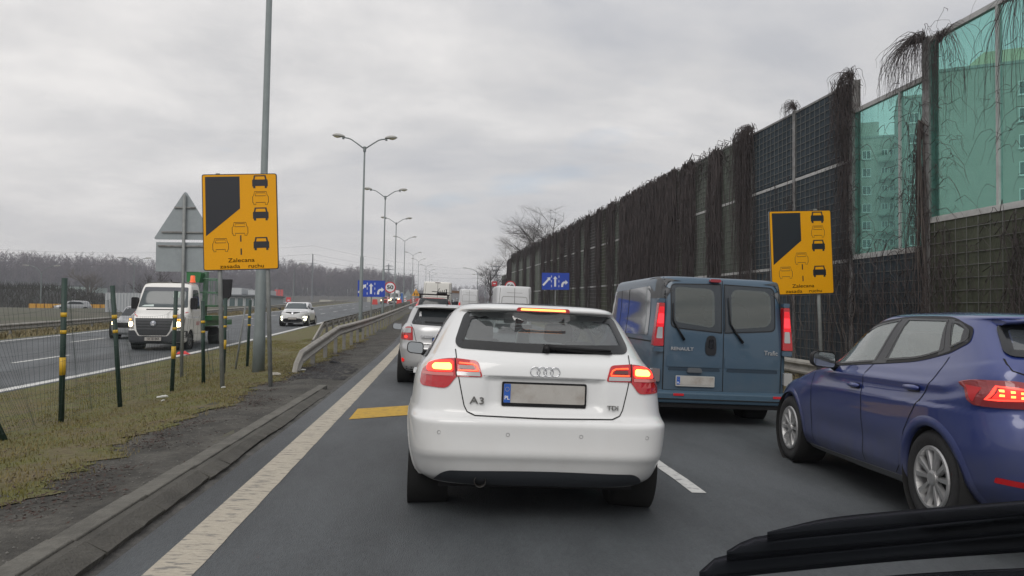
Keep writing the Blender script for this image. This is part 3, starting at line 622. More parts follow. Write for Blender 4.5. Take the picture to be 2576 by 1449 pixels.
# ------------------------------------------------------------------ blue hatchback on the right
blue_paint = pm('blue paint', (.020, .036, .165), .3, coat=.9, metal=.12, dirt=((.085, .09, .11), .40, .38, .85))
def blue_hatchback():
    root = thing('hatchback', 'dark blue hatchback with its lower doors grey with road grime, right edge of the photo', 'car')
    rear = [(0, .16, .22), (.05, .07, .30), (.12, .015, .42), (.24, .0, .60), (.28, .02, .72), (.33, .05, .80), (.36, .06, .84), (.38, .045, .90), (.46, .07, .98), (.53, .09, 1.06), (.58, .12, 1.11), (.60, .14, 1.135), (.80, .42, 1.365), (.81, .38, 1.372), (.82, .30, 1.378), (.84, .30, 1.392), (.87, .42, 1.415), (.92, .9, 1.44), (1, 1.8, 1.465)]
    side = [(0, .79, .19), (.05, .83, .24), (.10, .868, .33), (.24, .885, .52), (.36, .888, .70), (.42, .890, .78), (.46, .878, .85), (.50, .872, .92), (.54, .855, .97), (.58, .835, 1.015), (.60, .82, 1.04), (.80, .655, 1.375), (.84, .62, 1.405), (.87, .56, 1.425), (.92, .40, 1.447), (1, 0, 1.462)]
    front = [(0, 3.95, .20), (.05, 4.02, .26), (.12, 4.06, .40), (.24, 4.04, .55), (.36, 3.95, .68), (.42, 3.78, .76), (.46, 3.6, .80), (.50, 3.4, .85), (.54, 3.15, .90), (.58, 2.95, .95), (.60, 2.86, .99), (.80, 2.06, 1.365), (.84, 1.95, 1.40), (.87, 1.9, 1.42), (.92, 1.85, 1.447), (1, 1.8, 1.462)]
    nr = [(0, 5.5), (.1, 7), (.36, 9), (.46, 11), (.58, 11), (.6, 10), (.8, 9), (.87, 6), (.92, 4), (1, 2.4)]
    nf = [(0, 4.6), (.3, 5), (.46, 4.2), (.54, 3.2), (.6, 3.0), (.84, 4), (1, 2.4)]
    def disp(x, y, z, t):
        if abs(x) > .6 and .5 < y < 3.6:
            s = 1 if x > 0 else -1
            x += s*.010*math.exp(-((z-.93)/.03)**2)*min(1, max(0, (3.6-y)/.5))   # shoulder crease
            x -= s*.016*math.exp(-((z-.46)/.09)**2)*math.exp(-((y-1.95)/.75)**4)
        if z < .8 and abs(x) > .5:
            for hy in (.70, 3.26): x *= 1+.016*math.exp(-((y-hy)/.40)**2)*(1 if z > .2 else .5)
        return x, y, z
    w1 = rpoly([(1.60, 1.045, .015), (2.40, .985, .02), (2.34, 1.09, .03), (2.10, 1.245, .2), (1.86, 1.34, .15), (1.52, 1.385, .02)], .02, 6)
    w2 = rpoly([(1.42, 1.387, .02), (1.48, 1.06, .02), (1.0, 1.095, .3), (.735, 1.16, .02), (.885, 1.375, .02)], .02, 6)
    w3 = rpoly([(.845, 1.365, .02), (.69, 1.175, .02), (.535, 1.235, .03), (.58, 1.30, .03), (.72, 1.355, .03)], .02, 5)
    full = rpoly([(.655, 1.145, .03), (.98, 1.075, .4), (1.45, 1.035, .3), (2.46, .965, .03), (2.40, 1.09, .05), (2.12, 1.265, .25), (1.85, 1.37, .2), (1.45, 1.408, .3), (.85, 1.395, .1), (.555, 1.315, .05), (.50, 1.22, .04)], .03, 6)
    win = rpoly([(-.715, 1.14, .06), (0, 1.12, .5), (.715, 1.14, .06), (.595, 1.345, .05), (-.595, 1.345, .05)], .05, 8)
    wind = rpoly([(-.66, 1.02, .05), (.66, 1.02, .05), (.54, 1.35, .05), (-.54, 1.35, .05)], .05, 5)
    car = Car(root, rear, side, front, nr, nf, 1.65, blue_paint, NT=130, NP=260, wheels=[(.70, .315, .345), (3.26, .315, .345)],
              cuts=[(inset(win, .03), 'R'), (inset(full, .02), 'L'), (inset(full, .02), 'l'), (inset(wind, .03), 'F')], disp=disp, under=(.3, 3.8, .20, .42, .66))
    for ax in ('L', 'l'):
        tr = car.ring('window_trim', full, .030, ax, black_p, .004, .03)
        for q in (w1, w2, w3):
            gg = car.patch('side_window', q, ax, gl_side, .004, .08)
            car.ring('window_seal', q, .014, ax, black_g, .007, .03, parent=gg)
        car.patch('pillar_cover', [(1.43, 1.04), (1.64, 1.03), (1.55, 1.385), (1.40, 1.388)], ax, pm('pillar black', (.02, .021, .024), .35), .0055, .04)
        car.patch('pillar_cover', [(.655, 1.16), (.78, 1.125), (.90, 1.378), (.81, 1.375)], ax, pm('pillar black', (.02, .021, .024), .35), .0055, .04)
        car.patch('pillar_cover', [(.525, 1.222), (.60, 1.215), (.655, 1.33), (.585, 1.30)], ax, pm('pillar black', (.02, .021, .024), .35), .0052, .04)
        car.patch('pillar_cover', [(2.33, .97), (2.475, .96), (2.36, 1.10), (2.32, 1.09)], ax, pm('pillar black', (.02, .021, .024), .35), .0055, .04)
    g = car.patch('rear_window', win, 'R', gl_rear, .010, .03); car.ring('window_border', win, .040, 'R', black_g, .0125, .015, parent=g, seg=3)
    g3 = car.patch('windscreen', wind, 'F', glass('windscreen glass', (.8, .85, .83), -.05, rough=.15), .003, .1); car.ring('window_border', wind, .05, 'F', black_g, .005, .06, parent=g3)
    MB().box(-.76, .76, .42, 3.0, .3, .84).build('cabin_tub', interior_m, root)
    MB().box(-.66, .66, .40, .80, .84, .98).build('parcel_shelf', interior_m, root)
    MB().prism([(2.95, .8), (3.0, .94), (2.45, .98), (2.35, .8)], -.72, .72, 'yz').build('dashboard', interior_m, root)
    seats(root, [.82], [-.36, .36], .7, 1.06, .5, .12); seats(root, [1.60], [-.38, .38], .55, 1.10, .44, .16)
    MB().tube([(-.36+.17*math.cos(a), 2.28+.05*math.sin(a), .98+.17*math.sin(a)) for a in [2*math.pi*q/24 for q in range(25)]], .014, 6, False).build('steering_wheel', black_p, root)
    for ax in ('L', 'l'):
        car.strip('door_seam', [(1.60, 1.035), (1.67, .96), (1.69, .86), (1.69, .26)], .008, ax, seam_m, .002)
        car.strip('door_seam', [(.64, 1.12), (.655, 1.05), (.70, .96), (.80, .84), (.93, .70), (1.02, .58), (1.06, .45), (1.10, .33), (1.2, .26)], .008, ax, seam_m, .002)
        car.strip('door_seam', [(2.72, .90), (2.70, .80), (2.70, .27)], .008, ax, seam_m, .002)
        car.strip('bonnet_seam', [(2.62, .93), (3.2, .885), (3.72, .77)], .007, ax, seam_m, .002)
        car.patch('sill_strip', [(1.06, .20), (2.86, .18), (2.86, .225), (1.06, .255)], ax, pm('sill grey', (.10, .105, .11), .6), .010, .06, thick=.02)
        sx = -1 if ax == 'L' else 1
        for yy, zz in ((1.81, .845), (.92, .895)):
            p = car.pt(yy, zz, ax, 0); m = MB().lathe([(-.105, .003), (-.09, .014), (-.03, .020), (.03, .020), (.09, .014), (.105, .003)], 'y', (p.x+sx*.020, yy, zz), 12)
            m.build('door_handle', blue_paint, root, True)
            car.patch('handle_cup', rpoly([(yy-.085, zz-.03), (yy+.085, zz-.03), (yy+.085, zz+.022), (yy-.085, zz+.022)], .022, 5), ax, pm('dark cup', (.008, .01, .03), .4), .002, .04)
        p = car.pt(.45, .95, ax, 0)
    car.strip('tailgate_seam', [(-.72, 1.13), (-.73, 1.10), (-.72, 1.06), (-.60, 1.02), (-.56, .86), (-.50, .80), (.50, .80), (.56, .86), (.60, 1.02), (.72, 1.06), (.73, 1.10), (.72, 1.13)], .008, 'R', seam_m, .002)
    for s in (-1, 1):
        def mx(p): return [(s*a, q[0]-(.06 if q[0] > .88 else 0))+tuple(q[1:]) for a, *q in p]
        lp = rpoly(mx([(.868, 1.055, .04), (.72, 1.062, .04), (.46, 1.015, .02), (.42, .97, .02), (.50, .905, .02), (.855, .90, .02)]), .02, 5)
        tl = car.patch('tail_lamp', lp, 'R', pm('red grey lens', (.26, .035, .04), .14, coat=.6), .009, .02, thick=.03)
        ax = 'L' if s < 0 else 'l'
        sp = car.patch('lamp_side', rpoly([(.06, .985, .02), (.36, .975, .03), (.30, .865, .02), (.25, .84, .02), (.06, .845, .02)], .02, 4), ax, pm('red grey lens', (.30, .045, .05), .14, coat=.6), .008, .03, thick=.02, parent=tl)
        car.patch('side_reflector', rpoly([(.335, .96, .01), (.20, .95, .01), (.26, .855, .02)], .01, 3), ax, pm('red reflector', (.50, .02, .025), .35), .0095, .03, parent=tl)
        car.strip('led_frame', mx([(.50, .985), (.80, 1.022), (.835, .945), (.49, .965), (.50, .985)]), .011, 'R', pm('led frame', (.9, .05, .03), .3, emit=(1, .05, .03), es=2.2), .013, .02, parent=tl)
        car.patch('led_field', rpoly(mx([(.50, .980), (.79, 1.012), (.82, .953), (.50, .970)]), .004, 2), 'R', pm('led field', (.7, .02, .02), .3, emit=(1, .03, .02), es=1.3), .0105, .03, parent=tl)
        for k in range(6):
            xx = .785-.045*k; zz = .938-.004*k
            for dz in (0, -.024): car.patch('led_dot', [(s*(xx-.010), zz+dz-.006), (s*(xx+.010), zz+dz-.006), (s*(xx+.010), zz+dz+.006), (s*(xx-.010), zz+dz+.006)], 'R', pm('led dot', (1, .4, .1), .3, emit=(1, .33, .06), es=3.5), .0135, .05, parent=tl)
        car.patch('bumper_reflector', rpoly(mx([(.56, .405), (.79, .43), (.79, .395), (.58, .375)]), .008, 3), 'R', redlens, .006, .04)
        hl = car.patch('headlight', rpoly(mx([(.45, .66), (.84, .74), (.80, .62), (.50, .58)]), .03, 4), 'F', clearlens, .006, .05)
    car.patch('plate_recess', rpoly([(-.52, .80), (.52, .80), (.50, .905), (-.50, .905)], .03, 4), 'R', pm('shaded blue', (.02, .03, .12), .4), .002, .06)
    # big spoiler lip over rear window
    m = MB(); pr = [(.30, 1.372), (.25, 1.392), (.40, 1.425), (.55, 1.43), (.55, 1.385)]
    vs = []; n = 15
    for i in range(n):
        x = -.60+1.2*i/(n-1); k_ = (abs(x)/.60)**4
        vs += [(x, a+.10*k_, b-.022*(x/.6)**2-.012*k_) for a, b in pr]
    fs = [(i*5+j, i*5+(j+1) % 5, (i+1)*5+(j+1) % 5, (i+1)*5+j) for i in range(n-1) for j in range(5)]+[(0, 1, 2, 3, 4), tuple((n-1)*5+j for j in (4, 3, 2, 1, 0))]
    m.add(vs, fs).build('roof_spoiler', blue_paint, root, True)
    # mirror: pointed housing, glass faces back
    mirror(root, -.985, 2.17, 1.03, .20, .15, black_p, -1, .07); mirror(root, .985, 2.17, 1.035, .20, .125, black_p, 1, .07)
    for sx in (-1, 1):
        wheel(root, sx*.782, .70, .312, .315, .195, .210, silver, sx, 5, 'pair'); wheel(root, sx*.782, 3.26, .312, .315, .195, .210, silver, sx, 5, 'pair')
    car.patch('brand_emblem', rpoly([(-.07, .99), (.07, .99), (.07, 1.08), (-.07, 1.08)], .02, 3), 'R', chrome, .006, .04)
    return root
ibiza = blue_hatchback(); place(ibiza, 4.12, 4.10, -.09, 5.2, True, 1.2); ibiza.scale = (1.015, 1.015, 1.015)

# ------------------------------------------------------------------ vans
def van(root, L_=4.8, W_=.95, Hh=1.97, paint=None, box=True, k=8, top=.80, nose=1.25, rear_top_y=.10, wheels_y=(.93, 4.0), Rw=.33, NT=90, NP=180, cuts=(), rake=.9, bot=.30):
    rear = [(0, .05, bot), (.04, .0, bot+.06), (.08, 0.0, bot+.16), (.3, .0, .8), (.5, .005, 1.15), (.7, .03, 1.5), (.86, rear_top_y, Hh-.10), (.90, rear_top_y+.03, Hh-.035), (.93, rear_top_y+.10, Hh-.01), (1, L_*.5, Hh+.01)]
    side = [(0, W_-.04, bot-.06), (.04, W_-.01, bot), (.08, W_, bot+.1), (.3, W_, .8), (.5, W_-.02, 1.12), (.7, W_-.06, 1.5), (.86, W_-.075, Hh-.09), (.90, W_-.09, Hh-.035), (.93, W_-.15, Hh-.008), (1, 0, Hh+.01)]
    front = [(0, L_-.1, .22), (.04, L_-.02, .28), (.08, L_, .40), (.3, L_-.06, .8), (.5, L_-nose*.55, 1.12), (.7, L_-nose*1.05, 1.5), (.86, L_-nose*1.0-rake*.55, Hh-.13), (.90, L_-nose-rake*.70, Hh-.06), (.93, L_-nose-rake*.85, Hh-.02), (1, L_*.5, Hh+.01)]
    nr = [(0, 14), (.5, 16), (.88, 14), (.93, 9), (1, 3)]; nf = [(0, 4), (.5, 4.5), (.9, 5), (1, 3)]
    return Car(root, rear, side, front, nr, nf, L_*.5, paint, NT, NP, [(wy, Rw, Rw+.05) for wy in wheels_y], cuts, k, None, (.2, L_-.2, .2, .5, W_-.22))
teal_paint = pm('steel blue paint', (.034, .074, .118), .38, coat=.5, dirt=((.10, .115, .125), .55, .8, .45))
def blue_van():
    root = thing('van', 'dusty steel blue panel van with twin glazed rear doors in the middle lane', 'van')
    fullw = rpoly([(-.70, 1.29, .05), (-.30, 1.24, .3), (0, 1.205, .02), (0, 1.205, .02), (.30, 1.24, .3), (.73, 1.255, .08), (.725, 1.865, .08), (0, 1.885, .3), (-.70, 1.88, .06)], .05, 6)
    gL = rpoly([(-.655, 1.355, .06), (-.12, 1.29, .08), (-.12, 1.81, .10), (-.655, 1.825, .06)], .06, 7)
    gR = rpoly([(.11, 1.285, .08), (.655, 1.34, .12), (.655, 1.81, .12), (.11, 1.82, .12)], .08, 7)
    sw = rpoly([(.42, 1.16, .05), (3.0, 1.13, .05), (3.0, 1.80, .08), (.50, 1.84, .08)], .05, 5)
    car = van(root, 4.78, .94, 1.98, teal_paint, NT=100, NP=220, wheels_y=(1.0, 4.1), k=14, cuts=[(inset(gL, .01), 'R'), (inset(gR, .01), 'R')])
    for nm, q in (('l', gL), ('r', gR)):
        g = car.patch('rear_window', q, 'R', gl_van, .006, .1)
    gp = pm('door glass black', (.018, .026, .034), .22, coat=.3)
    # black glazed field round the panes, as one framed pane per door
    for s in (-1, 1):
        out_ = rpoly([(s*.015, 1.225, .01), (s*.30, 1.245, .2), (s*.715, 1.275, .08), (s*.715, 1.865, .08), (s*.015, 1.885, .01)], .03, 6)
        inn = gL if s < 0 else gR
        A = dens(out_ if area2(out_) > 0 else out_[::-1], .03); cxx = s*.38; czz = 1.56; vs = []; fs = []
        inn2 = inn if area2(inn) > 0 else inn[::-1]
        for (a, b) in A:
            d = Vector((a-cxx, b-czz)); lo, hi = 0, 1
            for _ in range(16):
                mid = (lo+hi)/2
                if inpoly(cxx+d.x*mid, czz+d.y*mid, inn2): lo = mid
                else: hi = mid
            ia, ib = cxx+d.x*lo, czz+d.y*lo
            for t in (0, .5, 1): vs.append(car.pt(a*(1-t)+ia*t, b*(1-t)+ib*t, 'R', .0045))
        n = len(A)
        for i in range(n):
            for q in range(2): fs.append((i*3+q, ((i+1) % n)*3+q, ((i+1) % n)*3+q+1, i*3+q+1))
        MB().add(vs, fs).build('window_surround', gp, root, True)
        car.ring('surround_seal', out_, .012, 'R', black_p, .007, .05)
    MB().box(-.84, .84, .3, 4.2, .40, .62).build('load_floor', interior_m, root)
    seats(root, [1.25], [-.42, .30], .75, 1.35, .5, .16)
    MB().prism(rpoly([(.2, 1.1), (.62, 1.1), (.55, 1.6), (.3, 1.68)], .12, 4), .6, .9).build('load_bundle', pm('bundle', (.05, .06, .055), .9), root)
    MB().box(-.8, .8, 3.1, 3.2, .5, 1.5).build('partition', interior_m, root)
    # doors seams + panel shape
    car.strip('door_seam', [(.012, .44), (.004, 1.2), (0, 1.93)], .010, 'R', seam_m, .003)
    car.strip('door_seam', [(-.795, .46), (-.80, 1.2), (-.775, 1.95)], .014, 'R', seam_m, .003)
    car.strip('door_seam', [(.805, .45), (.81, 1.2), (.785, 1.94)], .014, 'R', seam_m, .003)
    car.strip('door_seam', [(-.795, .455), (.805, .448)], .012, 'R', seam_m, .003)
    dk = pm('door groove', (.018, .035, .055), .5)
    for (x0, x1) in ((-.74, -.03), (.05, .76)):
        car.patch('door_groove', rpoly([(x0, .715), (x1, .715), (x1-.015, .76), (x0+.015, .76)], .02, 4), 'R', dk, .004, .1)
        # raised pressed panel under the glass and a lower one
        car.patch('door_pressing', rpoly([(x0-.02, .765), (x1+.02, .765), (x1+.02, .905), (x0-.02, .905)], .012, 3), 'R', teal_paint, .010, .1, thick=.02)
    lamp_x = [(-.93, -.805), (.815, .935)]
    for s, (a, b) in zip((-1, 1), lamp_x):
        MB()
        gpost = pm('grey corner moulding', (.085, .088, .092), .6)
        # grey moulding on the corner post, above the lamp
        cp = car.patch('corner_post', rpoly([(s*.800, 1.665, .01), (s*.905, 1.665, .01), (s*.872, 1.93, .05), (s*.800, 1.955, .03)], .02, 4), 'R', gpost, .010, .04, thick=.03)
        car.patch('corner_post_side', rpoly([(.0, 1.665, .01), (.30, 1.665, .02), (.30, 1.925, .06), (.12, 1.93, .03)], .02, 4), 'L' if s < 0 else 'l', gpost, .008, .04, parent=cp)
        x0, x1 = (s*.812, s*.942)
        def lampbox(nm, z0, z1, mat, o=0, par=None, xa=.812, xb=.942):
            wz = lambda z: xb+.008-.062*max(0, (z-1.03)/.57)
            pts = rpoly([(s*xa, z0), (s*wz(z0), z0), (s*wz(z1), z1), (s*xa, z1)], .014, 4)
            return MB().prism(pts, -.020-o, .09).build(nm, mat, par or root)
        tl = lampbox('tail_lamp', 1.03, 1.60, redlens)
        lampbox('brake_field', 1.33, 1.46, pm('lit van brake', (.8, .02, .03), .25, emit=(1, .03, .04), es=1.5), .003, tl, .82, .928)
        lampbox('brake_glow', 1.28, 1.55, pm('van lamp glow', (.6, .01, .02), .2, emit=(1, .02, .03), es=.35), .0015, tl, .816, .934)
        lampbox('clear_field', 1.13, 1.28, clearlens, .003, tl, .83, .915)
        for (z0, z1, hx_) in ((1.605, 1.66, .89), (.955, 1.02, .94)):
            MB().prism(rpoly([(s*.81, z0), (s*hx_, z0), (s*hx_, z1), (s*.81, z1)], .01, 3), -.016, .08).build('hinge', teal_paint, root)
        lw = MB().prism(rpoly([(s*.845, .56), (s*.965, .56), (s*.955, .73), (s*.845, .73)], .02, 4), -.012, .10); lw.build('fog_lamp', clearlens if s > 0 else pm('dim lamp', (.2, .17, .17), .2, coat=.5), root)
    bp = pm('blue grey bumper', (.045, .085, .125), .5, nz=.1, ns=10)
    bm_ = MB().prism([(-.11, .30), (-.13, .36), (-.13, .43), (-.05, .455), (.12, .455), (.12, .30)], -.95, .95, 'yz').build('rear_bumper', bp, root); bevel(bm_, .012, 2)
    MB().prism([(-.134, .345), (-.134, .358), (-.12, .358), (-.12, .345)], -.93, .93, 'yz').build('bumper_groove', seam_m, bm_)
    MB().prism([(-.08, .24), (-.08, .30), (.3, .30), (.3, .24)], -.86, .86, 'yz').build('step_skirt', black_p, root)
    for x in (-.62, .72): MB().box(x-.07, x+.07, -.138, -.12, .395, .425).build('bumper_reflector', pm('bumper red', (.5, .02, .03), .3), bm_)
    plate(root, -.37, .585, -.018, .50, .105, pm('plate chrome', (.4, .4, .38), .4))
    MB().prism(rpoly([(-.49, .695), (-.28, .695), (-.30, .755), (-.47, .755)], .02, 4), -.045, .0).build('number_lamp', pm('lamp housing', (.09, .10, .11), .5), root)
    hd = MB().prism(rpoly([(-.235, .93), (-.095, .93), (-.09, 1.05), (-.11, 1.19), (-.215, 1.19), (-.245, 1.05)], .05, 6), -.012, .01).build('door_handle', pm('handle black', (.014, .015, .017), .3), root)
    MB().prism(rpoly([(-.20, 1.02), (-.13, 1.02), (-.14, 1.15), (-.19, 1.15)], .02, 4), -.035, -.01).build('handle_grip', black_g, hd)
    MB().prism(rpoly([(-.185, 1.905), (-.035, 1.905), (-.04, 1.945), (-.18, 1.945)], .018, 5), .045, .11).build('high_brake_lamp', pm('dull red lens', (.26, .02, .03), .3), root)
    for pts in ([(-.685, 1.60), (-.685, 1.37), (-.63, 1.27), (-.535, 1.12)], [(.062, 1.70), (.088, 1.36), (.16, 1.24), (.262, 1.11)]):
        P = [car.pt(a, b, 'R', .03) for a, b in pts]; MB().tube(P, [.006, .009, .014, .020], 6).build('rear_wiper', black_p, root, True)
    lett = pm('silver lettering', (.42, .43, .44), .35, metal=.5)
    text('maker_name', 'RENAULT', .060, (-.555, -.008, 1.00), lett, root, .008, .0012, 1.18); text('model_name', 'Trafic', .085, (.655, -.008, .985), lett, root, .008, .0006, .95)
    # side glazing (reflects the left carriageway)
    for ax in ('L', 'l'):
        g = car.patch('side_window', sw, ax, pm('mirror dark glass', (.06, .07, .072), .06, coat=1, spec=1), .005, .12)
        for yy in (1.75, 2.28): car.strip('window_gap', [(yy, 1.15), (yy, 1.82)], .02, ax, seam_m, .008, parent=g)
        car.patch('side_window', rpoly([(3.15, 1.14, .05), (4.0, 1.16, .1), (3.55, 1.72, .2), (3.15, 1.80, .05)], .05, 5), ax, pm('mirror dark glass', (.06, .07, .072), .06, coat=1, spec=1), .005, .12)
        car.strip('side_seam', [(3.08, .4), (3.08, 1.85)], .012, ax, seam_m, .003); car.strip('side_seam', [(1.68, .4), (1.68, 1.85)], .012, ax, seam_m, .003); car.strip('slide_rail', [(.25, 1.08), (1.7, 1.08)], .02, ax, seam_m, .003)
        car.strip('rub_strip', [(.2, .62), (3.0, .62)], .07, ax, grey_p, .008)
    car.patch('windscreen', rpoly([(-.78, 1.25, .05), (.78, 1.25, .05), (.66, 1.82, .05), (-.66, 1.82, .05)], .05, 5), 'F', gl_dark, .005, .12)
    for s in (-1, 1):
        mirror(root, s*1.06, 3.62, 1.25, .18, .26, black_p, s, .10)
        wheel(root, s*.80, 1.0, .33, .33, .22, .20, pm('steel wheel', (.12, .12, .12), .6), s); wheel(root, s*.80, 4.1, .33, .33, .22, .20, pm('steel wheel', (.12, .12, .12), .6), s)
    return root
trafic = blue_van(); place(trafic, 3.72, 9.85, -.16, 1.0)

white_van_m = pm('old white paint', (.60, .61, .62), .4, coat=.3, dirt=((.30, .28, .26), .7, .9, .4))
cream_van_m = pm('cream white paint', (.68, .67, .63), .4, coat=.3, dirt=((.30, .28, .26), .7, .9, .4))
def far_van(label, X, Y, Hh, W_, paint, group='white vans queueing ahead', heading=0, high=False, marks=0):
    root = thing('van', label, 'van', group=group)
    car = van(root, 5.4, W_, Hh, paint, NT=50, NP=110, wheels_y=(1.1, 4.4), k=12, rear_top_y=.10 if high else .16, nose=1.1)
    car.strip('door_seam', [(0, .55), (0, Hh-.12)], .02, 'R', seam_m, .004)
    for s in (-1, 1): car.strip('door_seam', [(s*(W_-.16), .55), (s*(W_-.17), 1.2), (s*(W_-.24), Hh-.12)], .016, 'R', seam_m, .004)
    if high:
        car.strip('door_seam', [(-W_+.2, 1.55), (W_-.2, 1.55)], .03, 'R', pm('pressed line', (.25, .25, .24), .6), .004)
        car.strip('door_seam', [(-W_+.2, 1.66), (W_-.2, 1.66)], .016, 'R', seam_m, .004)
        MB().box(-.17, .17, .09, .2, Hh-.10, Hh-.055).build('high_brake_lamp', pm('dark lamp', (.03, .01, .01), .3), root)
        for s in (-1, 1):
            MB().box(s*(W_-.06), s*(W_+.01), -.02, .1, 1.42, 1.52).build('hinge', black_p, root)
    else:
        wl = pm('pressed line', (.25, .25, .24), .6)
        car.ring('door_pressing', rpoly([(-W_+.28, 1.25, .02), (W_-.28, 1.25, .02), (W_-.33, Hh-.55, .12), (-W_+.33, Hh-.55, .12)], .05, 5), .03, 'R', wl, .004)
        car.strip('door_line', [(-.4, Hh-.36), (.4, Hh-.36)], .02, 'R', wl, .004)
    for s in (-1, 1):
        MB().box(s*(W_-.11), s*(W_+.005), -.02, .06, .75, 1.12).build('tail_lamp', redlens_l, root)
        for wy in (1.1, 4.4): wheel(root, s*(W_-.13), wy, .33, .34, .2, .2, silver, s)
        mirror(root, s*(W_+.13), 4.0, 1.55, .16, .30, black_p, s, .08)
        car.patch('side_window', rpoly([(3.6, 1.25), (4.4, 1.25), (4.0, 1.8), (3.6, 1.85)], .05, 4), 'L' if s < 0 else 'l', gl_dark, .004, .2)
    plate(root, 0, .62, -.01, .5, .11)
    MB().box(-W_+.04, W_-.04, -.07, .05, .34, .50).build('rear_bumper', black_p, root)
    place(root, X, Y, gz(X, Y), heading); return root
far_van('tall cream high roof van straight ahead behind the red car with the roof rack', -.25, 50, 2.68, 1.0, cream_van_m, high=True)
far_van('white van between the tall cream van and the nearest white van', 2.75, 74, 2.45, .99, white_van_m)
far_van('nearest white van, its roof above the white hatchback beside the wall', 3.75, 39, 2.47, .98, white_van_m)
# box truck far ahead
def box_truck():
    root = thing('truck', 'distant truck with a brown top edge between two white vans', 'truck')
    MB().box(-1.1, 1.1, 0, 6, .8, 2.0).build('cargo_box', pm('truck grey', (.25, .25, .26), .6), root)
    MB().box(-1.12, 1.12, -.05, 6.05, 2.0, 2.3).build('top_edge', pm('truck brown', (.16, .09, .05), .7), root)
    MB().box(-1.1, 1.1, 6.3, 8.0, .6, 2.2).build('cab', pm('truck cab', (.3, .3, .32), .5), root)
    MB().box(-1.0, 1.0, -.03, 0, .5, .95).build('rear_beam', black_p, root)
    for s in (-1, 1):
        for wy in (1, 2.2, 7): wheel(root, s*.98, wy, .48, .48, .28, .28, grey_p, s)
    place(root, 2.0, 96, gz(1.2, 96)); return root
box_truck()

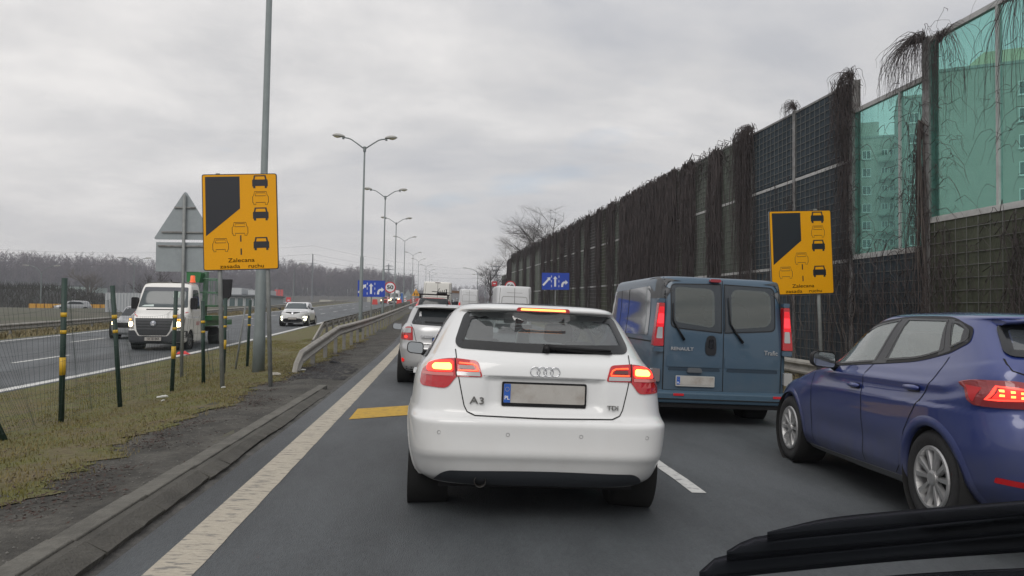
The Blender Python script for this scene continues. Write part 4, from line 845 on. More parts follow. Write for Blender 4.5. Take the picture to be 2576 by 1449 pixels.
# ------------------------------------------------------------------ silver car ahead of the white hatchback
silver_paint = pm('silver paint', (.50, .505, .51), .32, coat=.6, metal=.35, dirt=((.25, .24, .22), .35, .4, .5))
def silver_car():
    root = thing('hatchback', 'silver hatchback with dark rear window, half hidden in front of the white hatchback', 'car')
    rear = [(0, .12, .26), (.06, .04, .33), (.14, .0, .45), (.28, .0, .66), (.32, .04, .71), (.36, .08, .75), (.52, .11, .98), (.59, .16, 1.08), (.61, .19, 1.10), (.80, .42, 1.40), (.81, .36, 1.405), (.83, .32, 1.415), (.85, .38, 1.44), (.92, .9, 1.47), (1, 1.9, 1.48)]
    side = [(0, .80, .22), (.06, .85, .30), (.14, .875, .42), (.28, .885, .62), (.52, .87, .95), (.59, .84, 1.03), (.61, .82, 1.05), (.80, .66, 1.38), (.85, .62, 1.42), (.92, .45, 1.46), (1, 0, 1.48)]
    front = [(0, 4.0, .2), (.06, 4.1, .3), (.14, 4.18, .42), (.28, 4.15, .6), (.52, 3.5, .9), (.59, 3.1, 1.0), (.61, 3.05, 1.03), (.80, 2.4, 1.38), (.85, 2.3, 1.42), (.92, 2.1, 1.46), (1, 1.9, 1.48)]
    car = Car(root, rear, side, front, [(0, 4), (.6, 4), (.8, 5), (.92, 3.5), (1, 2.4)], [(0, 3.4), (1, 2.6)], 1.8, silver_paint, NT=70, NP=140, wheels=[(.80, .30, .335), (3.3, .30, .335)], under=(.35, 3.8, .2, .4, .66))
    win = rpoly([(-.655, 1.09, .05), (0, 1.07, .5), (.655, 1.09, .05), (.535, 1.385, .04), (-.535, 1.385, .04)], .04, 6)
    car.patch('rear_window', win, 'R', gl_dark, .004, .1); car.ring('window_border', win, .05, 'R', black_g, .006, .05)
    m = MB(); vs = []
    for i in range(13):
        x = -.57+1.14*i/12; q = (x/.57)**4
        vs += [(x, a+.08*q, b-.02*q) for a, b in [(.40, 1.40), (.27, 1.405), (.28, 1.425), (.5, 1.455)]]
    m.add(vs, [(i*4+j, i*4+(j+1) % 4, (i+1)*4+(j+1) % 4, (i+1)*4+j) for i in range(12) for j in range(4)]+[(0, 1, 2, 3), (51, 50, 49, 48)]).build('roof_spoiler', silver_paint, root, True)
    car.strip('tailgate_seam', [(-.66, 1.08), (-.60, 1.0), (-.555, .82), (-.52, .74), (.52, .74), (.555, .82), (.60, 1.0), (.66, 1.08)], .009, 'R', seam_m, .003)
    for s in (-1, 1):
        lp = rpoly([(s*.60, .80, .02), (s*.845, .80, .02), (s*.82, .93, .03), (s*.74, 1.04, .04), (s*.62, 1.04, .03)], .03, 5)
        tl = car.patch('tail_lamp', lp, 'R', redlens, .008, .05, thick=.03)
        car.patch('clear_field', rpoly([(s*.63, .935), (s*.81, .925), (s*.77, 1.005), (s*.645, 1.02)], .02, 4), 'R', clearlens, .012, .05, parent=tl)
        car.patch('brake_core', rpoly([(s*.70, .835), (s*.755, .835), (s*.755, .88), (s*.70, .88)], .02, 4), 'R', red_glow, .014, .05, parent=tl)
        car.patch('round_reflector', rpoly([(s*.745, .40), (s*.815, .40), (s*.815, .47), (s*.745, .47)], .034, 6), 'R', redlens_l, .008, .05)
        for wy in (.80, 3.3): wheel(root, s*.78, wy, .305, .315, .2, .2, silver, s)
        car.patch('side_window', rpoly([(.7, 1.10), (2.9, 1.04), (2.4, 1.33), (1.0, 1.37)], .06, 4), 'L' if s < 0 else 'l', gl_dark, .004, .1)
        mirror(root, s*1.01, 2.35, .99, .19, .145, silver_paint, s, .1)
    MB().prism(rpoly([(-.47, .86), (.47, .86), (.46, .90), (-.46, .90)], .015, 3), .06, .12).build('chrome_garnish', chrome, root)
    car.strip('wiper', [(-.06, 1.12), (-.40, 1.13)], .03, 'R', black_p, .012)
    car.patch('lower_bumper', rpoly([(-.80, .27), (.80, .27), (.80, .33), (-.80, .33)], .02, 3), 'R', black_p, .005, .1)
    plate(root, 0, .80, .06, .5, .11)
    MB().tube([(-.02, .55, 1.44), (.0, .35, 1.62)], [.008, .003], 5).build('aerial', black_p, root)
    return root
toyota = silver_car(); place(toyota, .10, 13.65, gz(.1, 14), 0)

# ------------------------------------------------------------------ red car with roof rack
red_paint = pm('red paint', (.42, .03, .025), .35, coat=.6)
def red_car():
    root = thing('hatchback', 'red car carrying a black roof rack, ahead of the silver hatchback', 'car')
    H_ = 1.60
    rear = [(0, .12, .28), (.06, .03, .36), (.14, 0, .5), (.30, .0, .8), (.52, .04, 1.02), (.60, .10, 1.12), (.82, .30, 1.53), (.86, .34, 1.57), (.92, .8, 1.59), (1, 1.9, 1.60)]
    side = [(0, .78, .24), (.06, .82, .32), (.14, .84, .45), (.30, .845, .7), (.52, .83, .98), (.60, .80, 1.08), (.82, .62, 1.50), (.86, .58, 1.545), (.92, .42, 1.585), (1, 0, 1.60)]
    front = [(0, 3.9, .2), (.14, 4.0, .4), (.30, 3.95, .65), (.52, 3.5, .95), (.60, 3.1, 1.08), (.82, 2.5, 1.5), (.86, 2.4, 1.54), (.92, 2.2, 1.58), (1, 1.9, 1.60)]
    car = Car(root, rear, side, front, [(0, 4), (.8, 5), (1, 2.4)], [(0, 3.4), (1, 2.6)], 1.8, red_paint, NT=50, NP=100, wheels=[(.75, .3, .335), (3.2, .3, .335)], under=(.35, 3.6, .2, .4, .62))
    win = rpoly([(-.62, 1.12), (.62, 1.12), (.54, 1.545), (-.54, 1.545)], .06, 6)
    car.patch('rear_window', win, 'R', gl_dark, .018, .04)
    for s in (-1, 1):
        tl = car.patch('tail_lamp', rpoly([(s*.62, 1.0), (s*.80, 1.0), (s*.74, 1.30), (s*.64, 1.30)], .03, 4), 'R', redlens_l, .01, .06, thick=.03)
        car.patch('brake_core', rpoly([(s*.68, 1.10), (s*.75, 1.10), (s*.74, 1.2), (s*.68, 1.2)], .02, 4), 'R', red_glow, .016, .06, parent=tl)
        for wy in (.75, 3.2): wheel(root, s*.74, wy, .3, .31, .19, .2, silver, s)
        car.patch('side_window', rpoly([(.6, 1.15), (2.9, 1.1), (2.4, 1.48), (.8, 1.5)], .06, 4), 'L' if s < 0 else 'l', gl_dark, .004, .1)
        mirror(root, s*.97, 2.4, 1.15, .19, .15, black_p, s, .1)
    rk = MB().tube([(-.62, .8, 1.72), (.62, .8, 1.72)], .025, 6).tube([(-.62, 1.9, 1.73), (.62, 1.9, 1.73)], .025, 6).tube([(-.56, .4, 1.64), (-.56, 2.4, 1.66)], .02, 6).tube([(.56, .4, 1.64), (.56, 2.4, 1.66)], .02, 6)
    for x in (-.56, .56):
        for y in (.8, 1.9): rk.box(x-.03, x+.03, y-.03, y+.03, 1.55, 1.72)
    rk.build('roof_rack', black_p, root)
    m = MB()
    for k in range(5): m.tube([(.16+.07*k, .75, 1.75), (.14+.09*k, .8, 1.86+.02*k), (.18+.07*k, 1.9, 1.80)], .012, 5)
    m.tube([(-.1, .78, 1.84), (.72, .8, 1.80)], .014, 5); m.tube([(.1, .75, 1.74), (.2, .8, 1.98)], .014, 5); m.tube([(.52, .75, 1.74), (.46, .8, 1.96)], .014, 5)
    m.box(.12, .5, .7, .95, 1.745, 1.80)
    m.build('carrier_frame', black_p, root, kind='stuff')
    place(root, -.30, 30, gz(-.3, 30)+.12, 0); return root
red_car()

# ------------------------------------------------------------------ oncoming vehicles (front bumper at local y = 0)
def front_shell(root, L_, W_, H_, paint, hood=1.0, rise=.75, NT=80, NP=160, wy=(.85, 3.4), Rw=.32, bon=.95, boxy=False, cuts=()):
    rr = H_-.03
    rear = [(0, .14, .20), (.06, .03, .28), (.2, .0, .52), (.32, .02, bon*.82), (.42, .10, bon*.95), (.48, .30, bon), (.56, hood*.92, bon+.10), (.60, hood+.04, bon+.13), (.82, hood+rise, rr-.03), (.87, hood+rise+.22, rr), (1, L_*.55, H_)]
    side = [(0, W_-.10, .2), (.06, W_-.04, .28), (.2, W_, .5), (.32, W_, bon*.75), (.42, W_-.01, bon*.88), (.48, W_-.02, bon*.95), (.56, W_-.05, bon+.05), (.60, W_-.07, bon+.09), (.82, W_-.22, rr-.06), (.87, W_-.30, rr-.01), (1, 0, H_)]
    e_ = L_
    front = [(0, e_-.1, .22), (.06, e_-.02, .3), (.2, e_, .52), (.32, e_, bon*.8), (.42, e_-.03, bon*.95), (.48, e_-.05, bon), (.56, e_-.1, bon+.1), (.60, e_-.14, bon+.13), (.82, e_-.45, rr-.05), (.87, e_-.7, rr), (1, L_*.55, H_)]
    return Car(root, rear, side, front, [(0, 3.4), (.5, 3.3), (.6, 3.6), (.82, 5), (1, 2.6)] if not boxy else [(0, 5), (.5, 5), (.8, 7), (1, 3)], [(0, 4), (1, 3)], L_*.5, paint, NT, NP, [(q, Rw, Rw+.04) for q in wy], cuts, 3 if not boxy else 5, None, (.3, L_-.3, .2, .42, W_-.22))
def lamp_glow(car, nm, poly, mat, par=None, off=.012): return car.patch(nm, poly, 'R', mat, off, .05, parent=par)
hl_warm = pm('lit headlamp', (1, .9, .7), .3, emit=(1, .78, .42), es=9)
hl_white = pm('daytime lamp', (1, 1, .9), .3, emit=(1, 1, .72), es=5.5)
def white_crossover():
    root = thing('crossover', 'white crossover with bright daytime lamps coming towards us in the left carriageway', 'car')
    car = front_shell(root, 4.12, .89, 1.56, white_paint, hood=.95, rise=.8, bon=.94)
    ws = rpoly([(-.68, 1.09, .05), (.68, 1.09, .05), (.55, 1.47, .08), (-.55, 1.47, .08)], .05, 5)
    car.patch('windscreen', ws, 'R', pm('sky lit windscreen', (.045, .06, .065), .12, coat=0, spec=.6), .004, .08)
    car.patch('roof_panel', rpoly([(-.5, 1.98), (.5, 1.98), (.5, 3.2), (-.5, 3.2)], .06, 4), 'T', black_g, .004, .2)
    gr = car.patch('grille', rpoly([(-.46, .86, .02), (-.15, .78, .05), (0, .74, .05), (.15, .78, .05), (.46, .86, .02), (.44, .90, .02), (-.44, .90, .02)], .02, 4), 'R', black_g, .006, .05)
    car.patch('brand_diamond', [(0, .755), (.06, .83), (0, .905), (-.06, .83)], 'R', chrome, .016, .1, parent=gr)
    ig = car.patch('lower_intake', rpoly([(-.62, .28), (.62, .28), (.55, .46), (.42, .50), (-.42, .50), (-.55, .46)], .05, 5), 'R', black_p, .006, .05)
    car.patch('skid_plate', rpoly([(-.45, .24), (.45, .24), (.42, .285), (-.42, .285)], .02, 3), 'R', silver, .012, .06)
    plate(root, 0, .49, -.02, .50, .11, band=False)
    for s in (-1, 1):
        hl = car.patch('headlight', rpoly([(s*.45, .84, .02), (s*.80, .88, .03), (s*.76, .965, .03), (s*.50, .90, .02)], .02, 4), 'R', clearlens, .008, .05)
        # C shaped daytime lamps
        c = MB(); 
        dl = car.strip('daytime_lamp', [(s*.62, .585), (s*.80, .575), (s*.815, .44), (s*.66, .40)], .075, 'R', hl_white, .014, .03)
        for wy in (.85, 3.45): wheel(root, s*.80, wy, .33, .335, .21, .2, silver, s)
        ax = 'L' if s < 0 else 'l'
        car.patch('side_window', rpoly([(1.15, 1.08), (3.3, 1.16), (2.9, 1.42), (1.85, 1.46)], .06, 4), ax, gl_dark, .004, .1)
        car.patch('sill_cladding', rpoly([(1.25, .24), (3.05, .24), (3.05, .40), (1.25, .36)], .03, 3), ax, black_p, .008, .1)
        o = MB().lathe([(-.10, .01), (-.08, .06), (.04, .075), (.09, .05), (.10, .01)], 'x', (s*1.0, 1.2, 1.10), 12); o.build('mirror', black_g, root, True)
    place(root, -9.15, 48.5, gz(-9.15, 49), 0, False); return root
white_crossover()

def lift_truck():
    root = thing('truck', 'white flatbed service truck with green aerial lift and orange beacon, oncoming', 'truck')
    L_ = 2.35; W_ = .985
    rear = [(0, .12, .24), (.05, .02, .30), (.18, .0, .58), (.30, .02, .85), (.42, .08, 1.12), (.48, .22, 1.22), (.58, .78, 1.44), (.61, .84, 1.50), (.82, 1.28, 2.27), (.87, 1.42, 2.40), (.92, 1.6, 2.43), (1, 1.7, 2.45)]
    side = [(0, W_-.06, .24), (.05, W_-.01, .30), (.18, W_, .55), (.30, W_, .85), (.42, W_, 1.10), (.48, W_-.01, 1.18), (.58, W_-.02, 1.38), (.61, W_-.03, 1.45), (.82, W_-.13, 2.20), (.87, W_-.18, 2.34), (.92, W_-.3, 2.41), (1, 0, 2.45)]
    front = [(0, L_, .3), (.3, L_, .85), (.61, L_, 1.48), (.82, L_, 2.24), (.87, L_-.06, 2.38), (.92, L_-.2, 2.42), (1, 1.7, 2.45)]
    cabp = pm('cab white paint', (.72, .71, .68), .4, coat=.4, dirt=((.35, .33, .30), .4, .4, .35))
    car = Car(root, rear, side, front, [(0, 5), (.3, 5.5), (.6, 6), (.82, 7), (1, 3)], [(0, 12), (.9, 12), (1, 3)], 1.4, cabp, NT=80, NP=160, wheels=[(.95, .33, .39)], k=5, under=(.3, 2.2, .25, .5, .7))
    ws = rpoly([(-.86, 1.50, .04), (.86, 1.50, .04), (.76, 2.24, .07), (-.76, 2.24, .07)], .05, 5)
    wsp = car.patch('windscreen', ws, 'R', pm('sky lit windscreen', (.045, .06, .065), .12, coat=0, spec=.6), .005, .1)
    car.patch('sun_strip', rpoly([(-.77, 2.10), (.77, 2.10), (.755, 2.235), (-.755, 2.235)], .03, 3), 'R', pm('sun strip', (.05, .055, .07), .4), .009, .1, parent=wsp)
    car.patch('paper_on_dash', [(-.74, 1.53), (-.30, 1.53), (-.32, 1.60), (-.64, 1.58)], 'R', pm('paper', (.5, .58, .56), .5), .010, .1, parent=wsp)
    car.patch('screen_card', [(.30, 1.86), (.52, 1.86), (.52, 2.07), (.30, 2.07)], 'R', pm('card', (.3, .38, .33), .5), .010, .1, parent=wsp)
    car.patch('cowl_slot', rpoly([(-.52, 1.405), (.60, 1.405), (.60, 1.44), (-.52, 1.44)], .01, 3), 'R', black_p, .006, .08)
    g = car.patch('grille', rpoly([(-.64, 1.12, .02), (.64, 1.12, .02), (.56, .70, .03), (.46, .52, .06), (-.46, .52, .06), (-.56, .70, .03)], .03, 5), 'R', pm('grille black', (.02, .021, .024), .6), .006, .05)
    for z in (1.05, .95, .85, .75):
        car.strip('grille_bar', [(-.60+(1.05-z)*.12, z), (.60-(1.05-z)*.12, z)], .035, 'R', pm('grille bar', (.05, .052, .058), .5), .022, .1, parent=g)
    e_ = MB().lathe([(-.035, .001), (-.035, .095), (-.01, .105), (0, .105)], 'y', (0, car.pt(0, .93, 'R', 0).y-.02, .93), 24).build('emblem', pm('emblem', (.35, .37, .42), .3, metal=.6), root, True)
    text('emblem_letters', 'V', .12, (0, car.pt(0, .93, 'R', 0).y-.062, .968), white_t, e_, .006, .003); text('emblem_letters', 'W', .11, (0, car.pt(0, .93, 'R', 0).y-.062, .895), white_t, e_, .006, .003)
    bmp = car.patch('bumper', rpoly([(-.97, .24, .03), (.97, .24, .03), (.975, .68, .03), (.62, .70, .05), (.50, .50, .06), (-.50, .50, .06), (-.62, .70, .05), (-.975, .68, .03)], .05, 5), 'R', pm('bumper grey', (.035, .037, .042), .6), .014, .07, thick=.02)
    plate(root, .02, .40, -.045, .56, .12, band=False, label='SK 001MA')
    for s in (-1, 1):
        hl = car.patch('headlight', rpoly([(s*.66, .74, .02), (s*.93, .76, .03), (s*.95, 1.15, .05), (s*.80, 1.32, .03), (s*.68, 1.12, .03)], .03, 5), 'R', pm('headlight housing', (.22, .21, .20), .2, coat=.5), .008, .05)
        car.patch('lit_bulb', rpoly([(s*.70, .82), (s*.88, .82), (s*.88, 1.0), (s*.70, 1.0)], .088, 7), 'R', hl_warm, .016, .05, parent=hl)
        car.patch('indicator', rpoly([(s*.76, 1.04), (s*.88, 1.04), (s*.88, 1.10), (s*.76, 1.10)], .02, 4), 'R', pm('amber lamp', (.9, .45, .08), .3, emit=(1, .45, .05), es=1.2), .014, .05, parent=hl)
        ax = 'L' if s < 0 else 'l'
        car.patch('side_window', rpoly([(1.12, 1.50, .05), (2.0, 1.46, .05), (2.0, 2.16, .08), (1.42, 2.16, .12)], .06, 5), ax, gl_dark, .006, .1)
        car.strip('door_seam', [(1.0, 1.40), (1.35, .5)], .012, ax, seam_m, .004); car.strip('door_seam', [(2.12, 2.2), (2.12, .5)], .012, ax, seam_m, .004)
        for q in range(3): car.patch('warning_stripe', [(1.50+.13*q, .86), (1.56+.13*q, .86), (1.62+.13*q, 1.0), (1.56+.13*q, 1.0)], ax, pm('stripe red', (.5, .02, .04), .5), .006, .1)
        for q in range(4): car.patch('warning_stripe', [(s*(.58+.09*q), 1.17+.045*q), (s*(.63+.09*q), 1.17+.045*q), (s*(.66+.09*q), 1.205+.045*q), (s*(.61+.09*q), 1.205+.045*q)], 'R', pm('stripe red', (.5, .02, .04), .5), .006, .1)
        mo = MB().prism(rpoly([(s*1.03-.11, 1.44), (s*1.03+.11, 1.44), (s*1.03+.11, 1.86), (s*1.03-.11, 1.86)], .06, 5), 1.0, 1.14); mo.tube([(s*.92, 1.2, 1.5), (s*1.0, 1.1, 1.5)], .03).build('mirror', black_p, root)
        wheel(root, s*.84, .95, .34, .345, .23, .2, pm('steel wheel', (.12, .12, .12), .6), s)
        wheel(root, s*.80, 4.55, .34, .345, .42, .2, pm('steel wheel', (.12, .12, .12), .6), s)
    MB().tube([(-.05, 1.9, 2.45), (-.08, 1.85, 2.56)], [.03, .006]).build('aerial', black_p, root)
    green = pm('lift green', (.015, .13, .035), .45); greenl = pm('lift light green', (.10, .20, .13), .6)
    MB().box(-.45, .45, 2.4, 6.2, .55, .72).build('chassis', pm('chassis', (.03, .03, .03), .7), root)
    MB().box(-1.0, 1.0, 2.5, 6.3, .80, .90).build('flatbed', green, root)
    m = MB()
    for s in (-1, 1): m.box(s*.98-.02, s*.98+.02, 2.5, 6.3, .90, 1.02)
    m.build('bed_edge', greenl, root)
    # basket with railings behind the cab on the right, boom over the roof
    cg = MB(); x0, x1, y0, y1, z0, z1 = .55, 1.35, 2.6, 4.2, 1.60, 2.62
    for z in (z0, z0+.5, z1):
        cg.tube([(x0, y0, z), (x1, y0, z), (x1, y1, z), (x0, y1, z), (x0, y0, z)], .022, 5, False)
    for k in range(5):
        for yy in (y0, y1): cg.tube([(x0+(x1-x0)*k/4, yy, z0), (x0+(x1-x0)*k/4, yy, z1)], .010, 4)
    cg.build('basket_railing', greenl, root); MB().box(x0, x1, y0, y1, z0-.05, z0).build('basket_floor', green, root)
    MB().box(.2, 1.2, 2.7, 4.6, 1.02, 1.20).build('outrigger_box', green, root)
    b = MB().prism([(.36, 2.47), (.82, 2.47), (.88, 2.82), (.86, 2.86), (.34, 2.86)], 2.3, 2.75); b.build('boom_head', green, root)
    MB().box(.34, .66, 2.28, 2.7, 2.86, 2.96).build('boom_cap', black_p, root)
    MB().prism([(.78, 1.0), (.90, 1.0), (.95, 2.90), (.84, 2.90)], 2.76, 3.05).build('boom', greenl, root)
    MB().prism([(1.45, 1.95), (1.62, 1.78), (1.80, 1.98), (1.84, 2.62), (1.40, 2.62)], 2.9, 3.1).build('tool_bag', pm('black bag', (.012, .012, .015), .8), root)
    MB().tube([(1.62, 3, 1.8), (1.55, 3, 1.1)], .04, 6).build('boom_strut', pm('strut grey', (.06, .07, .06), .6), root)
    MB().lathe([(2.44, .10), (2.50, .10), (2.50, .085), (2.68, .080), (2.70, .06), (2.70, .001)], 'z', (1.0-.25, 1.75, 0), 16).build('beacon', pm('orange beacon', (.75, .12, .03), .3, emit=(1, .15, .04), es=.25), root, True)
    place(root, -9.95, 27.65, gz(-10, 28.5), 0, False); return root
lift_truck()

def small_oncoming(label, X, Y, paint, name='car', H_=1.48, lamps=hl_warm, on=(-1, 1), grp=None, heading=0, z=None, lod=True):
    root = thing(name, label, 'car', group=grp)
    car = front_shell(root, 4.2, .87, H_, paint, NT=40, NP=80, hood=.95, rise=.7, bon=.86)
    car.patch('windscreen', rpoly([(-.66, 1.01, .05), (.66, 1.01, .05), (.54, H_-.10, .06), (-.54, H_-.10, .06)], .05, 4), 'R', gl_dark, .006, .12)
    car.patch('grille', rpoly([(-.35, .50), (.35, .50), (.40, .72), (-.40, .72)], .04, 4), 'R', black_p, .006, .1)
    for s in (-1, 1):
        hl = car.patch('headlight', rpoly([(s*.48, .62), (s*.80, .66), (s*.78, .80), (s*.50, .74)], .03, 4), 'R', lamps if s in on else clearlens, .012, .08)
        for wy in (.85, 3.4): wheel(root, s*.76, wy, .3, .31, .19, .2, silver, s, 4)
        car.patch('side_window', rpoly([(1.2, 1.0), (3.3, 1.02), (2.9, H_-.16), (1.8, H_-.12)], .06, 3), 'L' if s < 0 else 'l', gl_dark, .004, .15)
    root.location = (X, Y, gz(X, Y) if z is None else z); root.rotation_euler = (0, 0, -R(heading)); return root
dark_paint = pm('dark paint', (.02, .022, .026), .35, coat=.6); grey_paint = pm('grey paint', (.28, .29, .30), .4, coat=.5)
small_oncoming('dark oncoming car with one warm headlamp peeking out behind the white service truck', -13.6, 34.5, grey_paint)
small_oncoming('distant red and white oncoming car with warm headlamps beside the white lorry', -10.6, 148, red_paint)
def far_lorry():
    root = thing('lorry', 'distant white oncoming high roof van with headlamps on, left of the blue toilet cabin', 'van')
    car = front_shell(root, 5.5, 1.0, 2.7, white_van_m, NT=40, NP=80, hood=.9, rise=.6, bon=1.2, boxy=True)
    car.patch('windscreen', rpoly([(-.82, 1.36), (.82, 1.36), (.74, 2.1), (-.74, 2.1)], .08, 4), 'R', gl_dark, .006, .2)
    car.patch('grille', rpoly([(-.6, .55), (.6, .55), (.6, 1.0), (-.6, 1.0)], .05, 3), 'R', black_p, .006, .2)
    for s in (-1, 1):
        car.patch('headlight', rpoly([(s*.62, .72), (s*.92, .72), (s*.9, 1.05), (s*.64, 1.0)], .04, 3), 'R', hl_warm, .014, .2)
        for wy in (1, 4.3): wheel(root, s*.85, wy, .35, .36, .22, .2, silver, s, 4)
        MB().box(s*1.12-.09, s*1.12+.09, 1.0, 1.12, 1.5, 1.9).build('mirror', black_p, root)
    root.location = (-8.9, 150, gz(-9, 150)); return root
far_lorry()

# ------------------------------------------------------------------ noise wall
def wx(Y): return 9.0 if Y < 22 else 9.0-(Y-22)*.0215
galv = pm('weathered galvanised steel', (.24, .24, .235), .55, metal=.25, nz=.25, ns=9, col2=(.15, .14, .135), c2s=5)
galv_l = pm('pale galvanised rail', (.42, .42, .41), .6, metal=.1, nz=.2, ns=7)
wallmats = [pm('navy absorbing panel', (.028, .042, .054), .9, nz=.35, ns=7, bump=.6, bs=40, stretch=(1, 1, .35)),
            pm('olive absorbing panel', (.060, .066, .042), .9, nz=.4, ns=6, bump=.6, bs=40, stretch=(1, 1, .35)),
            pm('grey green absorbing panel', (.095, .110, .088), .9, nz=.4, ns=6, bump=.6, bs=40, stretch=(1, 1, .35)),
            pm('brown absorbing panel', (.045, .040, .038), .9, nz=.4, ns=6, bump=.6, bs=40, stretch=(1, 1, .35))]
wire_m = pm('lattice wire', (.125, .13, .12), .6, nz=.2, ns=10)
teal_glass = glass('teal acoustic glass', (.65, .905, .855), -.03, gcol=(.7, 1, .95), film=.11, filmcol=(.30, .46, .42))
wall = thing('noise_wall', 'long dark noise wall with lattice panels and two teal glass bays', 'wall')
posts = [8.0, 10.6, 13.25, 15.85, 18.55, 21.25]
while posts[-1] < 92: posts.append(posts[-1]+2.75)
def wtop(Y):
    if Y < 83: return 6.42+.6*(zc(Y)) + .35*max(0, min(1, (Y-17)/10))*.4
    return 6.42+.6*zc(Y)+.14-(Y-83)*.42
def wall_frame(y0, y1):
    x0, x1 = wx(y0), wx(y1); a = math.atan2(x0-x1, y1-y0); return x0, x1, a
random.seed(11)
for i, py in enumerate(posts):
    X = wx(py); zt = wtop(py)+.08; zb = gz(9, py)-.3; m = MB()
    wd = .10 if py < 14 else .07
    m.box(-.10, -.085, -wd, wd, zb, zt); m.box(.085, .10, -wd, wd, zb, zt); m.box(-.085, .085, -.008, .008, zb, zt)
    o = m.build('post', galv, wall); o.location = (X, py, 0)
gl = []
for i in range(len(posts)-1):
    y0, y1 = posts[i]+.03, posts[i+1]-.03; X0, X1 = wx(y0), wx(y1); zt0, zt1 = wtop(y0), wtop(y1); g0 = gz(9, y0)-.25; g1 = gz(9, y1)-.25
    ym = (y0+y1)/2
    if ym < 13.2: levels = [(None, 3.05, 'p', 1), (3.13, None, 'g', 0)]
    elif ym < 15.8: levels = [(None, 2.55, 'p', 0), (2.63, 5.75, 'g', 0)]
    elif ym < 21.2: levels = [(None, 2.50, 'p', 0), (2.57, 4.70, 'p', 0), (4.79, None, 'p', 0)]
    else:
        c = random.choice([1, 1, 2, 2, 3]); c2 = random.choice([1, 2, 3, 3]); levels = [(None, 2.50, 'p', c2), (2.57, 4.70, 'p', c), (4.78, None, 'p', c)]
    def slab(za, zb_, th, xo=0, yo=0):
        # a sloping-topped slab between two posts; za/zb_ are (z at y0, z at y1)
        return [(X0+xo-th, y0+yo, za[0]), (X0+xo+th, y0+yo, za[0]), (X1+xo+th, y1-yo, za[1]), (X1+xo-th, y1-yo, za[1]), (X0+xo-th, y0+yo, zb_[0]), (X0+xo+th, y0+yo, zb_[0]), (X1+xo+th, y1-yo, zb_[1]), (X1+xo-th, y1-yo, zb_[1])]
    BF = [(0, 3, 2, 1), (4, 5, 6, 7), (0, 1, 5, 4), (1, 2, 6, 5), (2, 3, 7, 6), (3, 0, 4, 7)]
    rise0, rise1 = .6*zc(y0), .6*zc(y1)
    for (a, b, kind, c) in levels:
        za = (g0, g1) if a is None else (a+rise0, a+rise1)
        zb_ = (zt0, zt1) if b is None else (b+rise0, b+rise1)
        if zb_[0] <= za[0]+.1: continue
        if kind == 'g':
            MB().add(slab(za, zb_, .010), BF).build('glass_pane', teal_glass, wall)
            MB().add(slab((zb_[0]-.01, zb_[1]-.01), (zb_[0]+.08, zb_[1]+.08), .045), BF).build('top_rail', galv_l, wall)
            MB().add(slab((za[0]-.09, za[1]-.09), (za[0]+.012, za[1]+.012), .055), BF).build('bottom_rail', galv_l, wall)
            for yy in ((11.5,) if 10.6 < ym < 13.2 else (8.8, 9.8) if ym < 10.6 else (14.15,)):
                MB().box(wx(yy)-.05, wx(yy)+.03, yy-.025, yy+.025, za[0], zb_[0]+.03).build('mullion', galv_l, wall)
        else:
            MB().add(slab(za, zb_, .07), BF).build('panel', wallmats[c], wall)
            if b is not None: MB().add(slab((zb_[0]-.02, zb_[1]-.02), (zb_[0]+.055, zb_[1]+.055), .092), BF).build('rail', galv_l, wall)
            elif y0 < 60: MB().add(slab((zb_[0]-.02, zb_[1]-.02), (zb_[0]+.03, zb_[1]+.03), .092), BF).build('top_rail', galv, wall)
            if y0 < 62:      # wire lattice in front of the panel
                m = MB(); hs = .17 if a is not None else .215; t_ = .006 if y0 < 22 else .009
                z = za[0]+hs*.6
                while z < zb_[0]-.05:
                    dz = (za[1]-za[0]); m.add(slab((z-t_, z+dz-t_), (z+t_, z+dz+t_), t_, -.085), BF); z += hs
                if y0 < 34:
                    yy = y0+.14
                    while yy < y1-.05:
                        xx = wx(yy)-.094; m.box(xx-t_*.7, xx+t_*.7, yy-t_*.7, yy+t_*.7, za[0]+.02, zb_[0]-.03); yy += .28 if ym < 13 else .24
                m.build('lattice', wire_m, wall, kind='stuff')
# closing low end of the wall
MB().box(wx(92)-.1, wx(92)+.1, 91, 93, gz(9, 92)-.3, wtop(92)-.3).build('end_panel', wallmats[3], wall)

# creepers on the wall: every strand is a thin bent stem
vine_m = pm('bare creeper stems', (.046, .037, .036), .9, nz=.4, ns=1.2)
vine_l = pm('pale creeper stems', (.085, .070, .062), .9, nz=.3, ns=3)
def vines(name, label, gen, n, rad, mat, group='bare creepers hanging on the noise wall', k=3):
    m = MB()
    for _ in range(n):
        pts = gen()
        r = rad*random.uniform(.6, 1.3); L = len(pts); m.tube(pts, [r*(1-.7*i/L) for i in range(L)], k, False)
    return tag(m.build(name, mat), label, 'creeper', group, 'stuff')
def hang(yc_, sp, top, Lmin, Lmax, off=(.10, .30), jit_=.05, seg=7, over=.25):
    y = yc_+random.gauss(0, sp); X = wx(y)-random.uniform(*off); z = top+random.uniform(-.3, .12); L = random.uniform(Lmin, Lmax); pts = [(X+random.uniform(0, .1), y+random.uniform(-over, over), z-.05), (X, y, z+random.uniform(0, .14))]
    for i in range(seg):
        z -= L/seg*random.uniform(.5, 1.5); y += random.gauss(0, jit_*1.8); X = min(wx(y)-.09, X+random.gauss(0, .03)); pts.append((X, y, z))
    return pts
